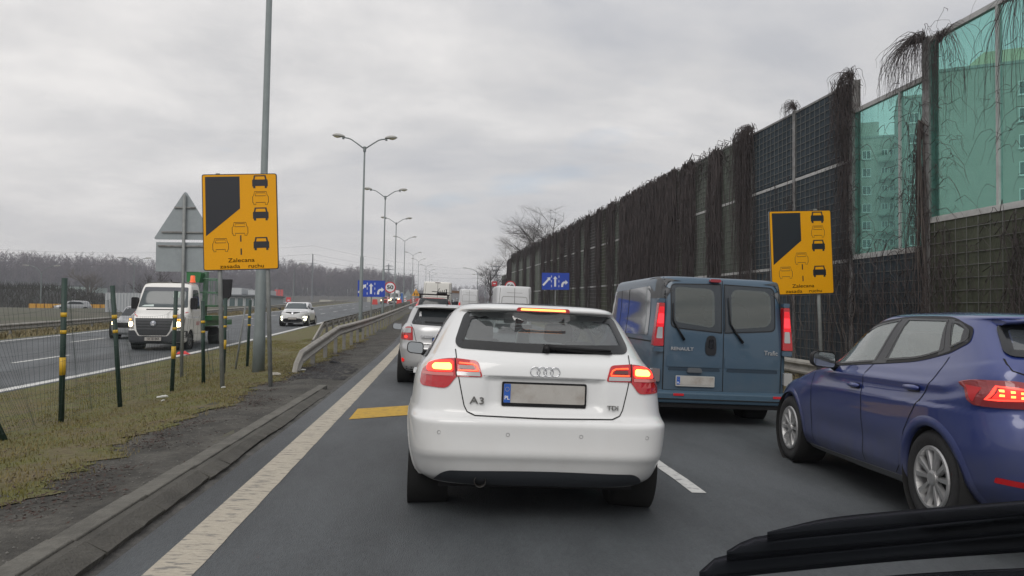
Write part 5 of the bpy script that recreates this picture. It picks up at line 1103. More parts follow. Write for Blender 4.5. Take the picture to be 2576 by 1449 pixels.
def droop(y0, z0, R0, D0, yb=0, xb=-.2):
    # springs out of the top of a post and droops
    a = random.uniform(0, 2*math.pi); r = random.uniform(.2, 1)*R0; dy = math.cos(a)*r+yb*random.random(); dx = -abs(math.sin(a))*r*.5+xb*random.random()
    h = random.uniform(.05, .28); D = random.uniform(.3, 1)*D0; pts = []
    for i in range(9):
        t = i/8; pts.append((wx(y0)-.05+dx*min(1, t*1.6)+random.gauss(0, .012), y0+dy*min(1, t*1.35)+random.gauss(0, .018), z0+h*math.sin(min(1, t*2.2)*math.pi/2)-D*max(0, t-.25)**1.4*1.3))
    return pts
def twig(cx_y, z, sp):
    y = cx_y+random.gauss(0, sp); X = wx(y)-.10; z = z+random.uniform(-1, 1); d = random.choice([-1, 1]); pts = []; L = random.uniform(.25, .8)
    for i in range(6): pts.append((X-.02-random.random()*.05, y+d*L*i/5+random.gauss(0, .03), z+.12*math.sin(i*.6)-.35*(i/5)**2*L*2+random.gauss(0, .02)))
    return pts
random.seed(5)
vines('creeper', 'tuft of bare creeper arching over the tallest post between the two teal glass bays', lambda: droop(13.35, 6.45, .85, 1.5, .45), 160, .006, vine_m)
vines('creeper', 'creeper trunk and twigs climbing the post between the two teal glass bays', lambda: (hang(13.45, .10, random.uniform(3.2, 5.4), 1.5, 3.2, (.06, .2), .05) if random.random() < .35 else twig(13.9, random.uniform(2.4, 5.6), .42)), 170, .006, vine_m)
vines('creeper', 'thick pale creeper stem against the lower post of the teal bays', lambda: hang(13.35, .03, 4.9, 4.5, 5.0, (.10, .16), .03), 9, .016, vine_l, k=5)
vines('creeper', 'creeper twigs spread over the upper left of the nearest teal pane', lambda: (droop(12.9, 6.3, .7, 2.2, -.6, -.05) if random.random() < .5 else twig(12.75, random.uniform(3.3, 6.0), .28)), 130, .005, vine_m)
vines('creeper', 'creeper twigs on the nearest teal pane at the right edge of the photo', lambda: (droop(10.9, 6.3, .8, 2.6, .3, -.05) if random.random() < .6 else twig(11.0, random.uniform(3.3, 6.2), .3)), 90, .005, vine_m)
vines('creeper', 'creeper tuft on the post left of the lower teal bay', lambda: (droop(15.85, 6.5, .6, 1.1) if random.random() < .45 else hang(16.05, .22, 6.45, .8, 2.6)), 220, .006, vine_m)
vines('creeper', 'creeper strands down the post left of the lower teal bay', lambda: hang(15.95, .12, random.uniform(2.6, 5.5), 1.5, 3, (.1, .2)) if random.random() < .6 else twig(15.6, random.uniform(2.3, 5.2), .2), 130, .006, vine_m)
vines('creeper', 'creeper strands over the dark panels below the lower teal bay', lambda: hang(14.5, .8, random.uniform(1.6, 2.7), .8, 2.4) if random.random() < .6 else twig(14.5, random.uniform(.8, 2.2), .9), 170, .007, vine_m)
vines('creeper', 'creeper patches on the olive panel below the nearest teal bay', lambda: hang(random.choice([12.6, 11.0, 10.9]), .18, random.uniform(1.6, 3.0), .8, 2.2) if random.random() < .7 else twig(11.4, random.uniform(.8, 2.6), .9), 130, .007, vine_m)
vines('creeper', 'creeper strands on the navy panels behind the right yellow sign', lambda: hang(random.choice([16.2, 17.0, 18.5, 19.6, 20.9]), .16, random.uniform(2.0, 5), 1.5, 4.0), 170, .006, vine_m)
vines('creeper', 'pale creeper stems on the navy panels behind the blue van', lambda: hang(random.uniform(15.5, 21), .3, random.uniform(1.2, 2.6), 1.4, 2.6), 70, .009, vine_l)
vines('creeper', 'thin creeper tuft on top of the post between the two navy bays', lambda: droop(18.55, 6.55, .45, .5), 60, .007, vine_m)
vines('creeper', 'creeper curtain hanging at the left end of the navy bays', lambda: (droop(21.25, 6.6, .7, .9) if random.random() < .2 else hang(21.6, .26, 6.62, 1.0, 6.2)), 330, .008, vine_m)
names_ = [(23.9, .5, .8), (26.6, .75, 1.1), (28.4, .7, .9), (29.6, 1.0, 1.3), (31.4, 1.1, 1.5), (33.2, 1.1, 1.5), (35.2, .8, .9), (37.8, .7, .8), (40.5, .6, .7), (43.3, .6, .6), (46.0, .6, .6), (48.8, .6, .5), (51.5, .6, .5), (54.3, .6, .5), (57.0, .7, .5), (59.8, .6, .4), (65.3, .8, .5), (70.8, .8, .4), (76.3, .8, .4), (84, 2.4, 1.2), (89, 2.5, 1.2)]
for q, (yc_, sp, dn) in enumerate(names_):
    f_ = .8 if yc_ < 40 else .75
    vines('creeper', 'dark curtain of bare creeper on the receding noise wall', lambda: hang(yc_+random.choice([-.5, .5, 0])*sp*.9, sp*.24*f_+.05, wtop(yc_)-.05, .5 if random.random() < .3 else 3.0, 6.4, (.09, .19), .05+.0008*yc_, 6, .35), int(190*dn*(1 if yc_ < 36 else .7)), .011+.00022*yc_, vine_m)
vines('creeper', 'shaggy fringe of creeper along the top of the receding noise wall', lambda: (lambda y: hang(y, .3, wtop(y)+random.uniform(-.05, .16), .3, 1.2, (-.1, .24), .10, 5, .6))(random.uniform(23, 84)), 1500, .011, vine_m)

# ------------------------------------------------------------------ guard rails
beam_m = pm('beige galvanised beam', (.27, .255, .225), .6, metal=.15, nz=.2, ns=5, col2=(.16, .145, .125), c2s=3, c2lo=.48, c2hi=.7)
railp = pm('rail post', (.20, .195, .185), .7, metal=.2, nz=.25, ns=8)
WP = [(.006, -.155), (-.02, -.15), (-.075, -.115), (-.082, -.075), (-.02, -.03), (-.012, 0), (-.02, .03), (-.082, .075), (-.075, .115), (-.02, .15), (.006, .155)]
def guard_rail(label, pts, face=1, post_step=2.0, post_from=0, post_to=1e9, seg=4.0, scale=1.0):
    """pts: (x, y, z of beam centre). face=1: ridges towards +x"""
    t = thing('guard_rail', label, 'guard rail')
    # split path into short beams
    P = [Vector(p) for p in pts]; runs = []; cur = [P[0]]; acc = 0
    for i in range(len(P)-1):
        a, b = P[i], P[i+1]; L = (b-a).length; n = max(1, round(L/seg)) if L > seg else 1
        for k in range(1, n+1):
            q = a.lerp(b, k/n); cur.append(q); acc += L/n
            if acc >= seg-.3 or (i == len(P)-2 and k == n): runs.append(cur); cur = [q]; acc = 0
    prof = [(-face*a*scale, b*scale) for a, b in WP]; back = [(a-face*.008, b) for a, b in prof]; loop = prof+back[::-1]; n = len(loop)
    for run in runs:
        m = MB(); vs = []
        for p in run: vs += [(p.x+a, p.y, p.z+b) for a, b in loop]
        fs = [(i*n+j, i*n+(j+1) % n, (i+1)*n+(j+1) % n, (i+1)*n+j) for i in range(len(run)-1) for j in range(n)]+[tuple(range(n))[::-1], tuple((len(run)-1)*n+j for j in range(n))]
        m.add(vs, fs).build('beam', beam_m, t)
    me = None; y = max(P[0].y, post_from)
    while y < min(P[-1].y, post_to):
        for i in range(len(P)-1):
            if P[i].y <= y <= P[i+1].y:
                q = P[i].lerp(P[i+1], (y-P[i].y)/max(1e-6, P[i+1].y-P[i].y)); break
        if me is None:
            o = MB().box(-.05, .05, -.03, .03, -1.0, .12).build('post', railp, t); me = o.data
        else: o = bpy.data.objects.new('post', me); COL.objects.link(o); o.parent = t
        o.location = (q.x-face*.075, y, q.z); y += post_step
    return t
def along(x, y0, y1, h, z_of, step=8):
    ysl = [y0]; 
    while ysl[-1]+step < y1: ysl.append(ysl[-1]+step)
    ysl.append(y1); return [(x, q, z_of(q)+h) for q in ysl]
guard_rail('nearest median guard rail with its bent end running down into the grass', [(-2.97, 15.9, -.12), (-2.98, 16.15, .05), (-2.98, 16.75, .27), (-2.98, 18.6, .40), (-2.98, 22.8, .68)]+along(-2.98, 26, 128, .62, zc, 7), 1, 2.0, 18.9)
guard_rail('far side median guard rail seen from behind, its slanted end behind the nearest rail', [(-5.0, 31.0, -.05), (-5.0, 33.6, .62)]+along(-5.0, 36, 128, .58, lambda y: zc(y)-.15, 7), -1, 2.0, 34)
guard_rail('guard rail at the foot of the noise wall, right of the blue van', along(7.35, 6, 90, .45, lambda y: zc(y)-.2, 8), -1, 4.0)
guard_rail('guard rail along the far edge of the left carriageway', along(-19.0, 8, 160, .42, lambda y: zc(y)-.32, 8), 1, 4.0)

# ------------------------------------------------------------------ street lamps
pole_g = pm('painted pole grey green', (.16, .185, .185), .5, nz=.15, ns=3); headm = pm('lamp head grey', (.34, .34, .32), .6); lensm = pm('lamp lens', (.5, .46, .30), .3)
def double_lamp(label, X, Y, zt, group='double street lamps along the median', r=.105, arm=1.25, lod=False):
    t = thing('street_lamp', label, 'street lamp', (X, Y, 0), (0, R(.4), 0), group)
    zb = gz(X, Y)-.1; h = zt-zb
    MB().tube([(0, 0, zb), (0, 0, zb+.9), (0, 0, zb+.95), (0, 0, gz(X, Y)+3.7), (0, 0, gz(X, Y)+3.72), (0, 0, zt)], [r*1.05, r*1.02, r*.95, r*.86, r*.62, r*.42], 10 if not lod else 6).build('pole', pole_g, t, True)
    if not lod:
        c = MB()
        for z in (zb+.3, zb+2.2, zb+4.9): c.lathe([(z, r*1.18), (z+.05, r*1.18)], 'z', (0, 0, 0), 10)
        MB().lathe([(zt-.12, r*.75), (zt+.12, r*.75), (zt+.14, .01)], 'z', (0, 0, 0), 10).build('pole_head', pole_g, t)
    for s in (-1, 1):
        a = MB().tube([(0, 0, zt), (s*.42, 0, zt+.30), (s*.66, 0, zt+.46), (s*.80, 0, zt+.51), (s*1.02, 0, zt+.54)], .032, 6).build('arm', pole_g, t, True)
        V = []; F = []; n = 10; st = [(0, .05, .05), (.08, .12, .09), (.25, .16, .13), (.42, .15, .12), (.56, .09, .07), (.62, .01, .01)]
        for (d, ry, rz) in st:
            for j in range(n):
                an = 2*math.pi*j/n; zz = math.sin(an)*rz; V.append((s*(.98+d), math.cos(an)*ry, zt+.58+(zz if zz > 0 else zz*.35)+.07*d))
        F = [(i*n+j, i*n+(j+1) % n, (i+1)*n+(j+1) % n, (i+1)*n+j) for i in range(5) for j in range(n)]
        hd = MB().add(V, F).build('lamp_head', headm, t, True)
        if not lod:
            V = []
            for (d, ry, rz) in [(.18, .02, .01), (.22, .10, .05), (.38, .12, .085), (.52, .07, .05), (.56, .01, .01)]:
                for j in range(8):
                    an = math.pi+math.pi*j/7; V.append((s*(.98+d), math.cos(an)*ry, zt+.565+math.sin(an)*rz+.07*d))
            MB().add(V, [(i*8+j, i*8+j+1, (i+1)*8+j+1, (i+1)*8+j) for i in range(4) for j in range(7)]).build('lens', lensm, hd, True)
            MB().box(s*1.05-.05, s*1.05+.05, -.05, .05, zt+.46, zt+.55).build('housing', pole_g, hd)
    return t
LL = [(-3.9, 17, 12.2, 'nearest street lamp pole rising out of the picture behind the left yellow sign'), (-3.9, 38, 9.24, 'tallest visible double street lamp, its pole crossing the left blue lane sign'), (-4.17, 56, 9.48, 'second visible double street lamp, its pole beside the round fifty sign'), (-4.64, 78, 10.04, 'third visible double street lamp, just right of the round fifty sign'),
      (-4.98, 104, 10.6, 'fourth visible double street lamp above the guard rail'), (-5.26, 143, 11.43, 'fifth visible double street lamp left of the yellow warning triangle'), (-5.01, 170, 12.04, 'sixth visible double street lamp behind the yellow warning triangle'),
      (-3.78, 193, 12.12, 'highest of the small distant lamps above the tall cream van'), (-3.19, 215, 12.13, 'second of the small distant lamps above the tall cream van'), (-2.82, 242, 12.12, 'third of the small distant lamps above the tall cream van'), (-2.3, 290, 12.17, 'fourth of the small distant lamps above the tall cream van'), (-2.2, 340, 12.2, 'farthest small lamp above the tall cream van')]
for i, (X, Y, zt, lb) in enumerate(LL): double_lamp(lb, X, Y, zt, lod=i > 3, r=.125 if i == 0 else .10)
def curved_lamp(label, X, Y, zt, arms=(-1, 1), w_=1.9, rot=0, group='curved street lamps beyond the left carriageway'):
    t = thing('street_lamp', label, 'street lamp', (X, Y, 0), (0, 0, R(rot)), group); zb = gz(X, Y)-1
    MB().tube([(0, 0, zb), (0, 0, zt)], [.12, .07], 7).build('pole', pole_g, t)
    for s in arms:
        MB().tube([(0, 0, zt-.1), (s*.12*w_, 0, zt+.45), (s*.4*w_, 0, zt+.95), (s*.75*w_, 0, zt+1.2), (s*w_, 0, zt+1.28)], .055, 5).build('arm', pole_g, t)
        MB().prism([(s*w_*.95, zt+1.2), (s*(w_+.75), zt+1.3), (s*(w_+.7), zt+1.42), (s*w_*.97, zt+1.40)], -.16, .16).build('lamp_head', headm, t)
curved_lamp('curved double lamp above the white service truck', -50.0, 130, 7.96)
curved_lamp('curved double lamp in front of the forest near the left edge', -59.45, 120, 5.96)
curved_lamp('single curved lamp behind the white crossover', -28.1, 150, 8.6, (1,), 1.4)
curved_lamp('nearer of two distant curved lamps left of the wall end', 9.2, 190, 10.6, (-1,), 3)
curved_lamp('farther of two distant curved lamps left of the wall end', 12.6, 215, 10.2, (-1,), 3)

# ------------------------------------------------------------------ signs
sign_y = pm('orange yellow sign face', (.74, .335, .0), .55, nz=.05, ns=40, spec=.25); ink = pm('black sign print', (.008, .010, .016), .5); sign_back = pm('aluminium sign back', (.27, .30, .315), .6, metal=.1, nz=.12, ns=5)
sign_bl = pm('blue sign face', (.012, .055, .40), .45); sign_w = pm('white sign print', (.72, .73, .75), .5); sign_r = pm('red sign print', (.50, .02, .03), .5)
steel_p = pm('zinc post', (.22, .23, .225), .6, metal=.2, nz=.25, ns=6)
def fit_text(name, s, wdt, cx, cz, y, mat, par, hx=None, bold=.001):
    t = text_mb(s, .1, .001, bold); x0 = min(v[0] for v in t.v); x1 = max(v[0] for v in t.v); z0 = min(v[2] for v in t.v); z1 = max(v[2] for v in t.v)
    k = wdt/(x1-x0); kz = k if hx is None else hx/(z1-z0); m = MB(); m.add([((a-(x0+x1)/2)*k+cx, y, (c-(z0+z1)/2)*kz+cz) for a, b, c in t.v], t.f); return m.build(name, mat, par)
def merge_sign(label, X, Y, Z, w_, h_, poles):
    t = thing('road_sign', label, 'road sign', (X, Y, Z), (0, R(-2.5), 0), 'yellow merging rule signs')
    MB().prism(rpoly([(-w_/2, -h_/2), (w_/2, -h_/2), (w_/2, h_/2), (-w_/2, h_/2)], .04, 4), 0, .03).build('sign_plate', sign_back, t)
    MB().prism(rpoly([(-w_/2, -h_/2), (w_/2, -h_/2), (w_/2, h_/2), (-w_/2, h_/2)], .04, 4), -.003, -.0005).build('border', ink, t)
    f = MB().prism(rpoly([(-w_/2+.014, -h_/2+.014), (w_/2-.014, -h_/2+.014), (w_/2-.014, h_/2-.014), (-w_/2+.014, h_/2-.014)], .03, 4), -.006, -.0032).build('sign_face', sign_y, t)
    U = lambda u, v: ((u-.5)*w_, (.5-v)*h_)
    MB().prism([U(.045, .027), U(.503, .027), U(.502, .361), U(.043, .643)], -.008, -.0062).build('closed_lane_symbol', ink, f)
    cw, ch = .209*w_, .136*h_
    def car_sym(u, v, solid):
        cx, cz = U(u, v); body = [(-.5, -.36), (-.5, .12), (-.43, .20), (-.38, .5), (.38, .5), (.43, .20), (.5, .12), (.5, -.36), (.44, -.36), (.44, -.5), (.30, -.5), (.30, -.33), (-.30, -.33), (-.30, -.5), (-.44, -.5), (-.44, -.36)]
        P = [(cx+a*cw, cz+b*ch) for a, b in body]; Wn = [(cx+a*cw, cz+b*ch) for a, b in [(-.33, .17), (-.29, .40), (.29, .40), (.33, .17)]]
        if solid:
            o = MB().prism(P, -.008, -.0062).build('car_symbol', ink, f); MB().prism(Wn, -.0105, -.0082).build('window_symbol', sign_y, f)
        else:
            m = MB()
            for loop in (P, Wn): m.tube([(a, -.0068, b) for a, b in loop+[loop[0]]], .0042, 4, False)
            m.build('car_outline', ink, f)
    for u, v in ((.775, .085), (.776, .422), (.776, .731)): car_sym(u, v, True)
    for u, v in ((.778, .256), (.495, .574), (.233, .738)): car_sym(u, v, False)
    for u, v in ((.503, .673), (.505, .811)):
        a, b = U(u, v); MB().prism([(a-.011, b-.055), (a+.011, b-.055), (a+.011, b+.055), (a-.011, b+.055)], -.008, -.0062).build('dash_symbol', ink, f)
    for s, wd, u, v, hh_ in (('Zalecana', .355*w_, .503, .898, .062), ('zasada', .268*w_, .352, .960, .060), ('ruchu', .205*w_, .70, .960, .060)):
        fit_text('lettering', s, wd, *U(u, v), -.0075, ink, f, hh_*1.12, .0008)
    for (px, py, z1) in poles:
        m = MB().tube([(px, .05, -Z+gz(X+px, Y)-.3), (px, .05, h_/2+.02)], .038, 8); m.build('post', steel_p, t, True)
    for zz in (-.5, .5): MB().box(-w_/2+.05, w_/2-.05, .03, .045, zz-.02, zz+.02).build('bracket', galv, t)
    return t
merge_sign('left yellow sign with merging cars and Zalecana zasada ruchu, standing in the median grass', -3.43, 13.4, 2.80, 1.25, 1.65, [(-.37, 0, 0), (.43, 0, 0)])
merge_sign('right yellow sign with merging cars before the noise wall, partly behind the blue van', 7.22, 14.7, 2.58, 1.30, 1.69, [(.35, 0, 0)])
# back of the triangular sign
t = thing('road_sign', 'grey back of a triangular sign with a rectangular plate below, left of the yellow sign', 'road sign', (-5.55, 17.2, 0), (0, R(-.5), 0))
MB().prism(rpoly([(-.66, 2.80, .07), (.66, 2.80, .07), (0, 3.88, .09)], .07, 6), 0, .025).build('triangle_plate', sign_back, t)
MB().prism([(-.60, 2.10), (.62, 2.10), (.62, 2.74), (-.60, 2.74)], 0, .025).build('lower_plate', sign_back, t)
for z, a in ((3.5, .22), (2.96, .48), (2.66, .55)): MB().box(-a, a, -.035, -.002, z-.015, z+.015).build('bracket', galv, t)
MB().tube([(0, -.06, -.5), (0, -.06, 3.78)], .036, 8).build('post', steel_p, t, True)
def lane_sign(label, X, Y, z0, w_=1.57, h_=.95, rot=0):
    t = thing('road_sign', label, 'road sign', (X, Y, z0+h_/2), (0, 0, R(rot)), 'blue lane direction signs')
    MB().prism([(-w_/2, -h_/2), (w_/2, -h_/2), (w_/2, h_/2), (-w_/2, h_/2)], 0, .03).build('sign_plate', sign_back, t)
    f = MB().prism([(-w_/2, -h_/2), (w_/2, -h_/2), (w_/2, h_/2), (-w_/2, h_/2)], -.006, -.001).build('sign_face', sign_bl, t)
    def shp(nm, P): MB().prism(P, -.012, -.007).build(nm, sign_w, f)
    def arrow(cx, cz, L, ang, sw=.055, hw=.13, hl=.17):
        P = [(-sw, -L/2), (sw, -L/2), (sw, L/2-hl), (hw, L/2-hl), (0, L/2), (-hw, L/2-hl), (-sw, L/2-hl)]; c, s = math.cos(ang), math.sin(ang)
        return [(cx+a*c+b*s, cz-a*s+b*c) for a, b in P]
    shp('arrow', arrow(-.52, 0, .66, R(42))); shp('arrow', arrow(-.02, -.0, .62, 0))
    shp('arrow', [(.33, -.33), (.45, -.33), (.46, -.20), (.50, -.13), (.58, -.11), (.58, -.20), (.74, -.06), (.58, .09), (.58, .0), (.47, -.01), (.38, -.08), (.34, -.18)])
    for x in (-.24, .20):
        for z in (-.28, 0, .28): shp('lane_dash_symbol', [(x-.016, z-.065), (x+.016, z-.065), (x+.016, z+.065), (x-.016, z+.065)])
    m = MB().tube([(0, .05, -(z0+h_/2)+gz(X, Y)-.3), (0, .05, h_/2)], .04, 7); m.build('post', steel_p, t); return t
lane_sign('left blue lane sign with three white arrows, crossed by a lamp pole', -4.01, 45, 2.06); lane_sign('right blue lane sign with three white arrows in front of the creeper wall', 6.78, 44.7, 2.62, 1.62, 1.0, -6)
def round50(label, X, Y, zc_, d):
    t = thing('road_sign', label, 'road sign', (X, Y, zc_), (0, 0, 0), 'round fifty signs')
    MB().lathe([(.02, .001), (.02, d/2), (0, d/2), (0, .001)], 'y', (0, 0, 0), 32).build('sign_plate', sign_back, t)
    MB().lathe([(-.002, .001), (-.002, d/2)], 'y', (0, 0, 0), 32).build('red_ring', sign_r, t)
    f = MB().lathe([(-.006, .001), (-.006, d*.40)], 'y', (0, 0, 0), 32).build('white_disc', sign_w, t)
    fit_text('speed_number', '50', d*.58, 0, 0, -.012, ink, f, d*.36, .003)
    MB().tube([(0, .05, gz(X, Y)-zc_-.3), (0, .05, d/2-.05)], .035, 6).build('post', steel_p, t)
round50('round red and white 50 sign beside the left blue lane sign', -3.58, 55, 2.92, .80); round50('round 50 sign mostly hidden behind the nearest white van', 5.68, 62, 3.34, .92)
t = thing('road_sign', 'small distant red sign left of the half hidden 50 sign', 'road sign', (5.65, 80, 4.17)); MB().box(-.27, .27, 0, .04, -.26, .26).build('sign_plate', sign_r, t); MB().box(-.14, .14, -.01, 0, -.02, .08).build('white_mark', sign_w, t); MB().tube([(0, .03, -3.4), (0, .03, 0)], .04).build('post', steel_p, t)
t = thing('road_sign', 'distant grey back of a triangular sign beside the yellow warning triangle', 'road sign', (-4.2, 100, 0)); MB().prism([(-.5, 3.1), (.5, 3.1), (0, 4.0)], 0, .03).build('triangle_plate', sign_back, t); MB().box(-.3, .3, 0, .03, 2.6, 3.05).build('lower_plate', sign_back, t); MB().tube([(0, .05, 1), (0, .05, 3.8)], .05).build('post', steel_p, t)
t = thing('road_sign', 'distant yellow warning triangle with black arrows, left of the tall cream van', 'road sign', (-3.15, 99, 0)); MB().prism([(-.55, 3.12), (.55, 3.12), (0, 4.05)], 0, .03).build('triangle_plate', pm('distant yellow sign', (.70, .33, .02), .5), t)
for x in (-.15, .15): MB().prism([(x-.06, 3.2), (x+.06, 3.2), (x+.06, 3.45), (x, 3.6), (x-.06, 3.45)], -.02, -.005).build('arrow', ink, t)
MB().tube([(0, .05, 1), (0, .05, 3.8)], .05).build('post', steel_p, t)

# ------------------------------------------------------------------ mesh fence in the median
green_post = pm('dark green post', (.012, .035, .026), .5, nz=.2, ns=14); tape = pm('yellow tape', (.62, .38, .02), .5); net_m = pm('green wire mesh', (.035, .050, .046), .6)
fence = thing('fence', 'green wire mesh fence with leaning posts ringed in yellow tape in the median', 'fence')
FP = [((-4.72, 8.9, -.12), (-5.55, 8.9, 1.5)), ((-4.76, 10.2, -.14), (-4.77, 10.2, 1.68)), ((-4.64, 11.7, -.12), (-4.80, 11.7, 1.63)), ((-4.59, 13.7, -.10), (-4.56, 13.7, 1.61)), ((-4.39, 14.8, -.08), (-4.44, 14.8, 1.45)), ((-4.71, 17.3, -.05), (-4.70, 17.3, 1.54)), ((-4.65, 19.1, -.03), (-4.61, 19.1, 1.52)), ((-4.75, 18.4, -.08), (-4.55, 18.4, 1.37))]
for i, (a, b) in enumerate(FP):
    a = Vector(a); b = Vector(b); a.z = gz(a.x, a.y)-.05; r = .035 if i != 7 else .022
    po = MB().tube([a, b], r, 8).build('post', green_post if i != 7 else steel_p, fence, True)
    if i == 7: continue
    for f0, f1 in ((.735, .765), (.62, .645), (.34, .46 if i in (1, 3, 5) else .34)):
        if f1-f0 < .01: continue
        MB().tube([a.lerp(b, f0), a.lerp(b, f1)], r+.004, 8).build('tape_band', tape, po, True)
def net(p, q, top, dens_=.05, sag=.1, hstep=.16, rad=.0016):
    (a0, a1), (b0, b1) = p, q; a0, a1, b0, b1 = map(Vector, (a0, a1, b0, b1)); m = MB(); n = max(2, int((b0-a0).length/dens_))
    def P(u, v):
        lo = a0.lerp(b0, u); hi = a0.lerp(a1, top).lerp(b0.lerp(b1, top), u); r = lo.lerp(hi, v); r.x += .05*math.sin(u*7+v*3)+.02*math.sin(u*19); r.z += .05-sag*4*u*(1-u)*v; return r
    for i in range(n+1): m.tube([P(i/n, v/4) for v in range(5)], rad, 3, False)
    k = int(top*1.7/hstep)
    for j in range(k+1): m.tube([P(i/10, j/k) for i in range(11)], rad, 3, False)
    return m.build('wire_mesh', net_m, fence, kind='stuff')
pre = ((-4.7, 6.3, -.1), (-4.8, 6.3, 1.6))
net(pre, FP[0], .93); net(FP[0], FP[1], .90); net(FP[1], FP[2], .86, sag=.05); net(FP[2], FP[3], .78, sag=.12, dens_=.06); net(FP[3], FP[4], .80, .08, .1, .3); net(FP[4], FP[5], .6, .12, .15, .3); net(FP[5], FP[6], .6, .14, .1, .3)

# ------------------------------------------------------------------ grass, leaves and litter
grass_m = pm('winter grass', (.135, .125, .022), .8, col2=(.19, .15, .05), c2s=1.3, c2lo=.42, c2hi=.6, coord='Object'); straw_m = pm('straw grass', (.20, .165, .085), .85); leaf_m = pm('dead leaves', (.045, .027, .021), .9, nz=.4, ns=3)
def blades(name, label, n, xr, yr, mat, hr=(.03, .09), wd=.006, clump=0, keep=None, flat=.5):
    V = []; F = []; rnd = random.random
    for _ in range(n):
        t = rnd(); y = yr[0]+(yr[1]-yr[0])*t**1.6; x = random.uniform(*xr)
        if keep and not keep(x, y): continue
        z = gz(x, y)-.012; h = random.uniform(*hr); a = rnd()*6.283; lx, ly = math.cos(a)*h*flat*rnd()*1.6, math.sin(a)*h*flat*rnd()*1.6; px, py = -math.sin(a)*wd*(1+y*.06), math.cos(a)*wd*(1+y*.06)
        k = len(V); V += [(x-px, y-py, z), (x+px, y+py, z), (x+lx*.5+px*.6, y+ly*.5+py*.6, z+h*.7), (x+lx, y+ly, z+h)]; F += [(k, k+1, k+2), (k, k+2, k+3)]
    me = bpy.data.meshes.new(name); me.from_pydata(V, [], F); o = link(name, me, mat); return tag(o, label, 'grass', None, 'stuff')
random.seed(21)
def gk(x, y): return x < jit(-3.05, y, .3)+.1 and (math.sin(x*3.1+y*1.3)+math.sin(x*1.3-y*2.1)+math.sin(y*3.7+x*5)*.6) > -1.3-random.random()
blades('grass', 'short green winter grass in the median strip', 85000, (-7.9, -2.8), (3.0, 34), grass_m, (.012, .042), .0030, keep=gk)
blades('grass', 'dry straw coloured grass tufts along the dirt edge of the median', 16000, (-4.6, -2.75), (3.0, 30), straw_m, (.015, .055), .0028, keep=lambda x, y: math.sin(x*4+y*1.7)+math.sin(y*3.3) > -.3 and x < jit(-2.95, y, .3)+.12)
blades('grass', 'dry grass on the verge below the noise wall and beyond the left road', 14000, (6.9, 8.9), (7, 40), straw_m, (.04, .16), .006)
blades('grass', 'dry grass beneath the guard rail beyond the left carriageway', 14000, (-20.5, -18.2), (16, 110), straw_m, (.06, .22), .014)
V = []; F = []
for _ in range(9000):
    y = 3+26*random.random()**1.5; x = random.choice([jit(-3.0, y, .3)+random.gauss(.08, .16), jit(-2.75, y, .3)+random.gauss(.1, .10), random.uniform(-7, -2.1)]); 
    if x > -2.03 or math.sin(y*2.3+x*2)+math.sin(y*5.1) < -.4: continue
    z = gz(x, y)+.004+random.random()*.012; s_ = random.uniform(.004, .015); a = random.random()*6.28; c, d = math.cos(a)*s_*1.8, math.sin(a)*s_*1.8; k = len(V)
    V += [(x-c, y-d, z), (x+d*.4, y-c*.4, z+.006*random.random()), (x+c, y+d, z+.014*random.random()), (x-d*.4, y+c*.4, z+.008)]; F.append((k, k+1, k+2, k+3))
me = bpy.data.meshes.new('leaf_litter'); me.from_pydata(V, [], F); tag(link('leaf_litter', me, leaf_m), 'reddish brown dead leaves and twigs along the dirt edge', 'leaves', None, 'stuff')
V = []; F = []
for _ in range(2600):
    y = 2.5+22*random.random()**1.6; x = random.choice([random.uniform(-3.0, -2.0), random.uniform(-2.9, -2.0), random.uniform(-1.68, -1.5)]); z = gz(x, y)-.006; s_ = random.uniform(.003, .011); k = len(V)
    V += [(x-s_, y, z), (x, y-s_, z), (x+s_, y, z), (x, y+s_, z), (x+s_*.2, y, z+s_*.9)]; F += [(k, k+1, k+4), (k+1, k+2, k+4), (k+2, k+3, k+4), (k+3, k, k+4)]
me = bpy.data.meshes.new('gravel'); me.from_pydata(V, [], F); tag(link('gravel', me, pm('loose stones', (.13, .125, .115), .9, nz=.4, ns=2)), 'loose gravel on the dirt shoulder by the kerb', 'gravel', None, 'stuff')
V = []; F = []
for _ in range(2600):
    y = random.uniform(9, 24); x = random.uniform(6.9, 8.9); z = gz(x, y)+random.random()*.10*(x-6.6)/2; s_ = random.uniform(.02, .06); a = random.random()*6.28; c, d = math.cos(a)*s_, math.sin(a)*s_; k = len(V)
    V += [(x-c, y-d, z), (x+d*.6, y-c*.6, z+.02*random.random()), (x+c, y+d, z+.03*random.random()), (x-d*.6, y+c*.6, z)]; F.append((k, k+1, k+2, k+3))
me = bpy.data.meshes.new('leaf_litter'); me.from_pydata(V, [], F); tag(link('leaf_litter', me, leaf_m), 'brown leaves heaped on the verge under the guard rail by the noise wall', 'leaves', None, 'stuff')
def litter(label, X, Y, s_, mat, cat='litter', nm='litter'):
    rs = random.Random(int(X*100+Y*10)); V = []; n = 7
    for ring in ((1, 0.0), (.9, .35), (.45, .55)):
        for j in range(n):
            a = 2*math.pi*j/n; r = s_*ring[0]*rs.uniform(.7, 1.2); V.append((r*1.6*math.cos(a), r*.6*math.sin(a), s_*ring[1]*rs.uniform(.6, 1.2)))
    V.append((0, 0, s_*.5)); F = [(i*n+j, i*n+(j+1) % n, (i+1)*n+(j+1) % n, (i+1)*n+j) for i in range(2) for j in range(n)]+[(2*n+j, 2*n+(j+1) % n, 3*n) for j in range(n)]
    o = MB().add(V, F).build(nm, mat); o.location = (X, Y, gz(X, Y)+.01); o.rotation_euler = (0, 0, rs.random()*3); return tag(o, label, cat)
white_l = pm('white litter', (.55, .55, .52), .7)
